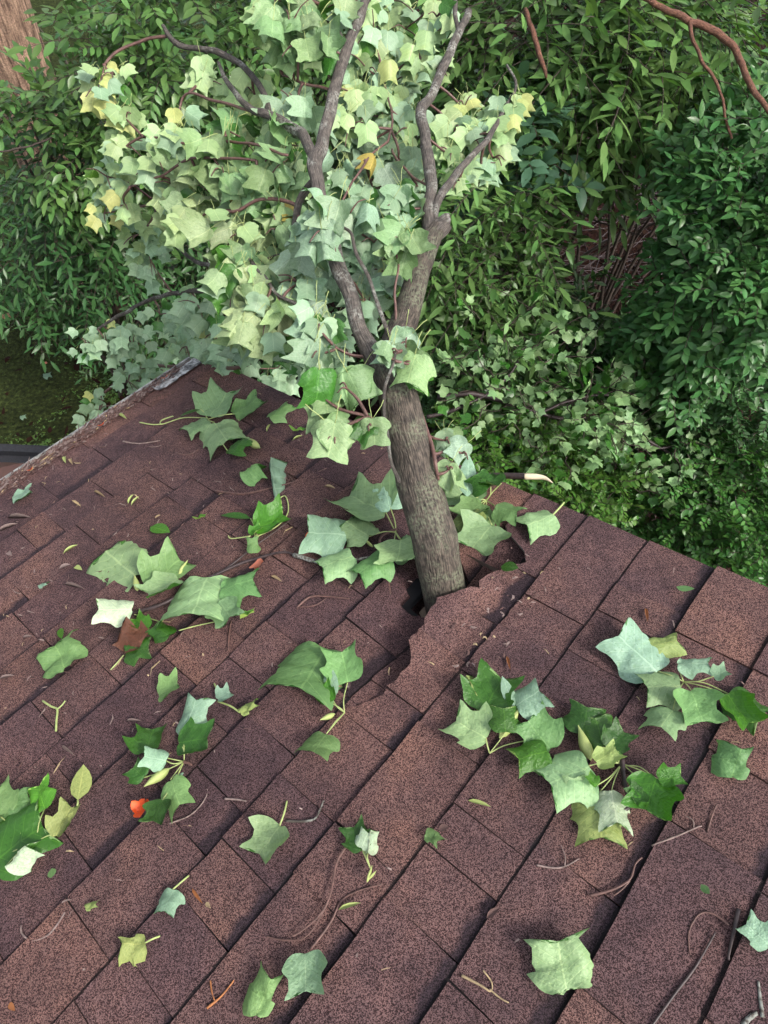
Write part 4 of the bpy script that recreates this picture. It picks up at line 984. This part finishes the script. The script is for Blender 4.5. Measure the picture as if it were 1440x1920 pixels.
def shrub(name, label, cat, kind, blobs, n, color, scale=1.0, nparts=110, down=.25, group=None, seed=0, stems=True, jitter=.25):
    """blobs: (x, y, Z, rx, rz) ellipsoids of foliage in the place; sprays sit towards the outside of each"""
    r_ = random.Random(seed); cs = [at(b[0], b[1], b[2]) for b in blobs]
    c0 = sum(cs, Vector())/len(cs); foot = Vector((c0.x, c0.y, -.05))
    e = empty(name, foot, label, cat, group); it = []; ms = KIND[kind]
    vol = [b[3]**2*b[4] for b in blobs]; tot = sum(v**.67 for v in vol)
    for b, c, v in zip(blobs, cs, vol):
        for k in range(int(n*v**.67/tot)+1):
            d = Vector((r_.gauss(0, 1), r_.gauss(0, 1), r_.gauss(.25, 1))).normalized()
            if d.dot(CAM-c) < -.25*(CAM-c).length: d = -d
            q = r_.uniform(.45, 1.0)**.6*(1+.25*noise.noise(d*2.5+Vector((seed, k*.0, 0))))
            p = c+Vector((d.x*b[3], d.y*b[3], d.z*b[4]))*q
            cc_ = Vector(((p-CAM).dot(xr), (p-CAM).dot(yu), (p-CAM).dot(zf)))
            if cc_.x/cc_.z*F+CX < 140 and CY-cc_.y/cc_.z*F < 172: continue      # cut back round the old trunk
            if kind != 'broad' and math.hypot((cc_.x/cc_.z*F+CX-1140)/135, (CY-cc_.y/cc_.z*F-430)/178) < 1+.25*noise.noise(p*3) and r_.random() < .93: continue      # the clearing
            if cc_.x/cc_.z*F+CX < 120 and 225 < CY-cc_.y/cc_.z*F < 285: continue
            yd = (d*.8+Vector((r_.uniform(-1, 1), r_.uniform(-1, 1), r_.uniform(-.6, .6)))*.8-Z3*down).normalized()
            nr = Z3*.9+d*.5+Vector((r_.uniform(-1, 1), r_.uniform(-1, 1), r_.uniform(-.3, .6)))*.55
            it.append((p, yd, nr, r_.uniform(.75, 1.25)*scale, r_.randrange(len(ms)), r_.uniform(1-jitter, 1+jitter)))
    it.sort(key=lambda t: (t[0]-CAM).length)
    rest = []
    for i, (p, yd, nr, s, vi, j) in enumerate(it):
        m = leaf_matrix(p, yd, nr, s)
        if i < nparts:
            place('leaf_spray' if kind not in ('ash', 'droop') else 'compound_leaf', ms[vi], m, e, tuple(min(1, x*j) for x in color[:3])+(1,))
        else: rest.append((m, vi))
    if rest: join('foliage', rest, ms, [ms[0].materials[0], ms[0].materials[1]], e, color)
    if stems:
        for i, c in enumerate(cs):
            for k in range(2):
                q = c+Vector((r_.uniform(-.2, .2), r_.uniform(-.2, .2), -.05)); f0 = foot+Vector((r_.uniform(-.15, .15), r_.uniform(-.15, .15), 0))
                pth, rr = smooth_path([(f0, .022), (f0.lerp(q, .5)+Vector((r_.uniform(-.15, .15), r_.uniform(-.15, .15), .1)), .015), (q, .006)], 5, .01, i)
                mb = MB(); mb.tube(pth, rr, 5); build_in(mb, 'stem', M['stem'], e)
    return e
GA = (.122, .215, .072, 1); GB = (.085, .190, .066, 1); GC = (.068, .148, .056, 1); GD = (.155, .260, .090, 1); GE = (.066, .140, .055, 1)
SG = 'shrubs below the roof'; SCL = {5: 1.5, 4: 1.15, 7: .92, 8: .9}
for i, a in enumerate([
 ('leafy_shrub', 'ash-like shrub with pointed compound leaves, upper left beside the trunk', 'ash', [(300,60,4.2,.75,.6),(450,40,4.4,.7,.6),(215,130,4.3,.42,.4),(580,60,4.6,.7,.6)], 420, GA),
 ('leafy_shrub', 'shaded shrub hanging in front of the old trunk, left edge', 'ash', [(130,250,4.4,.4,.35),(15,205,4.3,.26,.22),(190,280,4.6,.5,.45)], 200, GA),
 ('leafy_shrub', 'dark drooping shrub between the old trunk and the mossy ground', 'droop', [(100,400,5.0,.65,.55),(250,420,5.2,.7,.6),(40,500,5.4,.55,.4),(260,560,5.6,.65,.45),(170,350,4.9,.5,.4)], 420, GC),
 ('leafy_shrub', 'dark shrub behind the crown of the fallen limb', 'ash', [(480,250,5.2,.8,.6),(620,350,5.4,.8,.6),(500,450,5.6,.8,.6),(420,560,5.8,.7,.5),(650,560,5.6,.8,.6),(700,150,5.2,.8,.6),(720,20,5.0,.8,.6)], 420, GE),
 ('leafy_shrub', 'drooping narrow-leaved shrub right of the limb crown', 'droop', [(930,420,4.2,.5,.5),(900,520,4.4,.5,.5),(1000,330,4.3,.5,.5),(960,600,4.7,.5,.45),(860,600,4.6,.45,.45)], 400, GA),
 ('leafy_shrub', 'pale drooping foliage along the top right of the frame', 'droop', [(1010,60,3.9,.5,.45),(1120,120,4.1,.5,.45),(1230,40,4.0,.5,.45),(930,90,4.3,.45,.45),(1060,230,4.3,.45,.4),(1150,220,4.5,.4,.35)], 420, GD),
 ('leafy_shrub', 'broad bluish-leaved sapling behind the right twigs of the crown', 'broad', [(985,250,3.9,.28,.28),(880,390,4.3,.25,.22),(960,290,4.1,.25,.25)], 40, (.10, .19, .13, 1)),
 ('leafy_shrub', 'glossy dark evergreen shrub down the right edge', 'glossy', [(1370,380,3.7,.45,.5),(1390,520,3.7,.45,.5),(1330,560,3.9,.4,.45),(1420,300,3.8,.4,.4),(1300,640,4.1,.4,.4)], 600, GB),
 ('leafy_shrub', 'dark glossy shrub in the upper right corner behind the red branch', 'glossy', [(1390,120,4.6,.6,.5),(1300,230,4.9,.55,.5),(1430,220,4.4,.5,.5),(1180,60,5.0,.6,.5),(1300,100,5.0,.6,.5)], 380, GE),
 ('leafy_shrub', 'fine-leaved dark shrub below the glossy shrub, right edge', 'small', [(1400,700,4.3,.45,.45),(1340,760,4.5,.5,.45),(1420,850,4.4,.45,.4),(1270,720,4.7,.45,.4)], 420, GC),
 ('leafy_shrub', 'bright green low shrub beyond the right end of the rake', 'small', [(1400,950,4.2,.4,.35),(1310,930,4.4,.45,.35),(1440,1040,4.1,.4,.35),(1220,900,4.6,.4,.3),(1350,1030,4.5,.4,.3)], 440, (.085, .20, .050, 1)),
 ('leafy_shrub', 'fresh green small-leaved shrub under the dark hollow', 'small', [(1080,600,4.9,.5,.35),(1180,600,5.0,.5,.35),(1010,660,4.8,.45,.35),(1220,650,5.0,.45,.35)], 400, (.075, .17, .065, 1)),
 ('leafy_shrub', 'bright yellow-green seedling patch beyond the middle of the rake', 'small', [(900,830,4.3,.32,.25),(960,870,4.3,.35,.25),(1060,860,4.5,.4,.3),(1080,930,4.3,.4,.25)], 330, (.105, .21, .045, 1)),
 ('leafy_shrub', 'low dark ground cover beyond the dark hollow, top right', 'ash', [(1000,160,6.2,.8,.4),(1400,330,6.0,.8,.5),(1180,0,6.8,1.0,.5),(860,300,6.4,.8,.5),(900,480,6.0,.7,.4)], 330, GC),
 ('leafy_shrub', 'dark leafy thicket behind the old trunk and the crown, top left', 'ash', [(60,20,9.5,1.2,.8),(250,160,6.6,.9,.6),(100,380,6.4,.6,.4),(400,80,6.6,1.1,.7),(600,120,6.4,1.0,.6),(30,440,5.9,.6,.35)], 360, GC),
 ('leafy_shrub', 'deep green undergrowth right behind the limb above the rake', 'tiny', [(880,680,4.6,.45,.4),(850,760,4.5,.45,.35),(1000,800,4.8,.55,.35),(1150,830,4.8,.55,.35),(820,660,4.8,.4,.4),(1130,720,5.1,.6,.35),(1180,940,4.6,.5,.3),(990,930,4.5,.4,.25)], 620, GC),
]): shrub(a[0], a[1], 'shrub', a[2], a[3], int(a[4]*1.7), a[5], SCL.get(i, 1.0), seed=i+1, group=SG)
shrub('fallen_branch', 'pale fallen tulip tree branch lying on the undergrowth right of the limb', 'branch', 'tulip', [(930,620,4.0,.22,.18),(960,700,4.0,.3,.2),(1040,720,4.1,.35,.2),(1120,740,4.2,.35,.2),(1230,800,4.3,.3,.18),(1060,790,4.1,.35,.18),(1160,880,4.3,.25,.15),(1290,850,4.4,.2,.15)], 125, (.20, .33, .145, 1), 1.0, 125, .1, None, 77, False)
lt = bpy.data.objects['fallen_branch']
for pts in ([(820,745,4.1,12),(900,740,4.1,11),(1010,775,4.15,9),(1090,792,4.15,9),(1190,815,4.2,9),(1290,870,4.3,5)], [(800,782,4.1,9),(860,765,4.1,9),(940,720,4.1,7),(985,650,4.1,5)], [(1010,776,4.1,7),(1090,745,4.1,6),(1190,740,4.15,5)], [(1195,816,4.2,7),(1230,840,4.2,6),(1300,830,4.25,4)]):
    branch('stem', pts, 6, 'darktwig', lt)

# old trees and dead branches
tr = empty('old_tree', Vector((at(5,120,5.4).x, at(5,120,5.4).y, -.05)), 'old tree trunk with furrowed pinkish-brown bark, upper left corner', 'tree')
c_ = at(32, 120, 5.4); mb = MB(); pts = []; rad = []
for k in range(26):
    z = -.05+k*.5; pts.append(Vector((c_.x+.02*math.sin(k*.8), c_.y+.02*math.cos(k*.7), z))); rad.append(.29+.14*math.exp(-z*2.2)-.008*z)
mb.tube(pts, rad, 40, 0, True, .10, 4); build_in(mb, 'trunk', M['oldbark'], tr)
r_ = random.Random(91); top = pts[-1]; itc = []
for k in range(5):
    a = k*1.26; q = top+Vector((math.cos(a)*1.6, math.sin(a)*1.6, 1.2)); pth, rr = smooth_path([(top-Z3*.4, .16), (top.lerp(q, .5)+Z3*.2, .10), (q, .03)], 4); mb = MB(); mb.tube(pth, rr, 8); build_in(mb, 'limb', M['oldbark'], tr)
    for j in range(30):
        d = Vector((r_.gauss(0, .7), r_.gauss(0, .7), r_.gauss(.1, .45))); itc.append((leaf_matrix(q+d, Vector((r_.uniform(-1, 1), r_.uniform(-1, 1), -.4)), Z3+Vector((r_.uniform(-.5, .5), r_.uniform(-.5, .5), 0)), 1.5), r_.randrange(6)))
join('crown', itc, KIND['ash'], [M['shrub'], M['stem']], tr, GA)
DB = 'dead branches hanging in the undergrowth'
for lab, mat, paths in [
 ('curved red-barked dead branch in the upper right corner', 'redbark', [[(1195,-10,3.2,10),(1270,28,3.2,13),(1325,52,3.2,15),(1370,85,3.2,14),(1400,140,3.2,13),(1425,185,3.2,11),(1460,240,3.2,9)],[(1292,42,3.2,9),(1305,90,3.2,8),(1335,140,3.22,7),(1355,190,3.25,6),(1372,260,3.3,5)]]),
 ('short broken red-barked branch at the top right of the limb', 'redbark', [[(985,15,3.2,9),(1000,65,3.2,12),(1015,110,3.2,11),(1024,145,3.25,6)]]),
 ('mossy leaning stem behind the tip of the limb', 'branch', [[(855,150,4.0,16),(890,90,4.0,28),(930,45,4.0,26),(965,-15,4.0,22)],[(895,150,3.9,6),(912,90,3.9,7),(945,10,3.9,8)]]),
 ('thin pale vine trailing across the upper right hollow', 'stem', [[(985,300,4.1,4),(1040,325,4.1,4),(1110,330,4.1,4),(1180,322,4.15,3)],[(1020,230,4.0,4),(1080,200,4.0,3),(1140,160,4.0,3)],[(1000,320,4.2,4),(1050,380,4.2,4),(1110,410,4.3,3),(1200,440,4.3,3)]]),
 ('forked grey twig low in the right undergrowth', 'stem', [[(1240,700,4.2,5),(1262,660,4.2,6),(1250,640,4.2,4)],[(1180,640,4.3,4),(1230,625,4.3,4),(1290,620,4.3,4)]]),
 ('bare grey stems hanging left of the red branch', 'stem', [[(1225,40,4.2,5),(1235,110,4.2,5),(1260,160,4.3,4)],[(1260,110,4.2,5),(1240,140,4.25,4),(1210,190,4.3,3)],[(1380,290,3.9,5),(1410,330,3.9,4),(1425,350,3.9,3)]]),
 ('thin dead vine looping over the dark left shrub', 'stem', [[(0,284,4.0,4),(50,275,4.0,4),(100,258,4.0,4)],[(165,300,4.5,4),(160,350,4.5,4),(140,400,4.6,3)]]),
]:
    e = empty('dead_branch', Vector((at(*paths[0][0][:3]).x, at(*paths[0][0][:3]).y, -.05)), lab, 'branch', DB)
    for k, pts in enumerate(paths): branch('stem' if k == 0 else 'side_stem', pts, 10 if pts[0][3] > 9 else 5, mat, e, 6, .012, .12, k*7)

# leaf litter, sticks and weeds on the ground
gl = MB(); rs = random.Random(17)
def gpt(px, py):
    r = c2w((px-CX, -(py-CY), F)); t = -(CAMZ+.02)/r.z; return CAM+r*t
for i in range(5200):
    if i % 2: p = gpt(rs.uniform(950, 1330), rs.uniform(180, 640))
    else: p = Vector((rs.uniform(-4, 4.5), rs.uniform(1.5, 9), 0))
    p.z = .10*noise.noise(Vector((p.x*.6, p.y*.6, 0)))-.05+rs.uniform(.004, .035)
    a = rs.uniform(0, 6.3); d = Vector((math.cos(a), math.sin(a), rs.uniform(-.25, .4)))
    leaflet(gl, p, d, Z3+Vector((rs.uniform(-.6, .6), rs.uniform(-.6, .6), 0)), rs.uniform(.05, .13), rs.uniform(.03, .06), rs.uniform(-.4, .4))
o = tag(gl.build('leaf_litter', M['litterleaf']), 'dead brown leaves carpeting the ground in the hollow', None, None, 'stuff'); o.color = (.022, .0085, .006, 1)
gs = MB()
for i in range(260):
    p = gpt(rs.uniform(980, 1330), rs.uniform(300, 620)); p.z = rs.uniform(-.02, .30); a = rs.gauss(.6, .7); L = rs.uniform(.2, .9)
    d = Vector((math.cos(a), math.sin(a), rs.uniform(-.15, .15))); pth, rr = smooth_path([(p, .005), (p+d*L*.5+Vector((0, 0, rs.uniform(0, .08))), .004), (p+d*L, .002)], 3, .01, i); gs.tube(pth, rr, 4, 0, False)
tag(gs.build('ground_sticks', M['darktwig']), 'tangle of thin dead sticks over the litter in the hollow', None, None, 'stuff')
gw = MB()
for i in range(2600):
    p = gpt(rs.uniform(-60, 330), rs.uniform(520, 840)); p.z = .10*noise.noise(Vector((p.x*.6, p.y*.6, 0)))-.045
    if noise.noise(Vector((p.x*2.2, p.y*2.2, 3))) < -.05: continue
    for k in range(3):
        a = rs.uniform(0, 6.3); d = Vector((math.cos(a), math.sin(a), rs.uniform(.2, 1.2))).normalized(); leaflet(gw, p+Vector((rs.uniform(-.02, .02), rs.uniform(-.02, .02), 0)), d, Z3, rs.uniform(.02, .05), rs.uniform(.012, .025), -.3)
o = tag(gw.build('ground_weeds', M['shrub']), 'low moss and weeds on the ground at the left', None, None, 'stuff'); o.color = (.11, .18, .045, 1)
for (lab, x, y, s, c) in (('pale fallen leaf on the mossy ground beside the pink petal', 85, 712, .085, (.14, .24, .16, 1)), ('small bluish leaf on the mossy ground near the porch roof', 42, 790, .06, (.17, .27, .18, 1)), ('brown fallen leaf at the far left of the mossy ground', 8, 600, .09, (.28, .13, .07, 1))):
    p = gpt(x, y); p.z += .06; e = empty('ground_leaf', p, lab, 'leaf'); place('blade', TBARE[0], leaf_matrix(p, Vector((1, .5, 0)), -Z3, s), e, c)
p = gpt(90, 690); p.z += .06; e = empty('pink_petal', p, 'pink petal on the mossy ground at the left', 'petal')
for a in range(4): place('petal', PETS, leaf_matrix(p, Vector((math.cos(a*1.6), math.sin(a*1.6), .2)), Z3, .022), e)
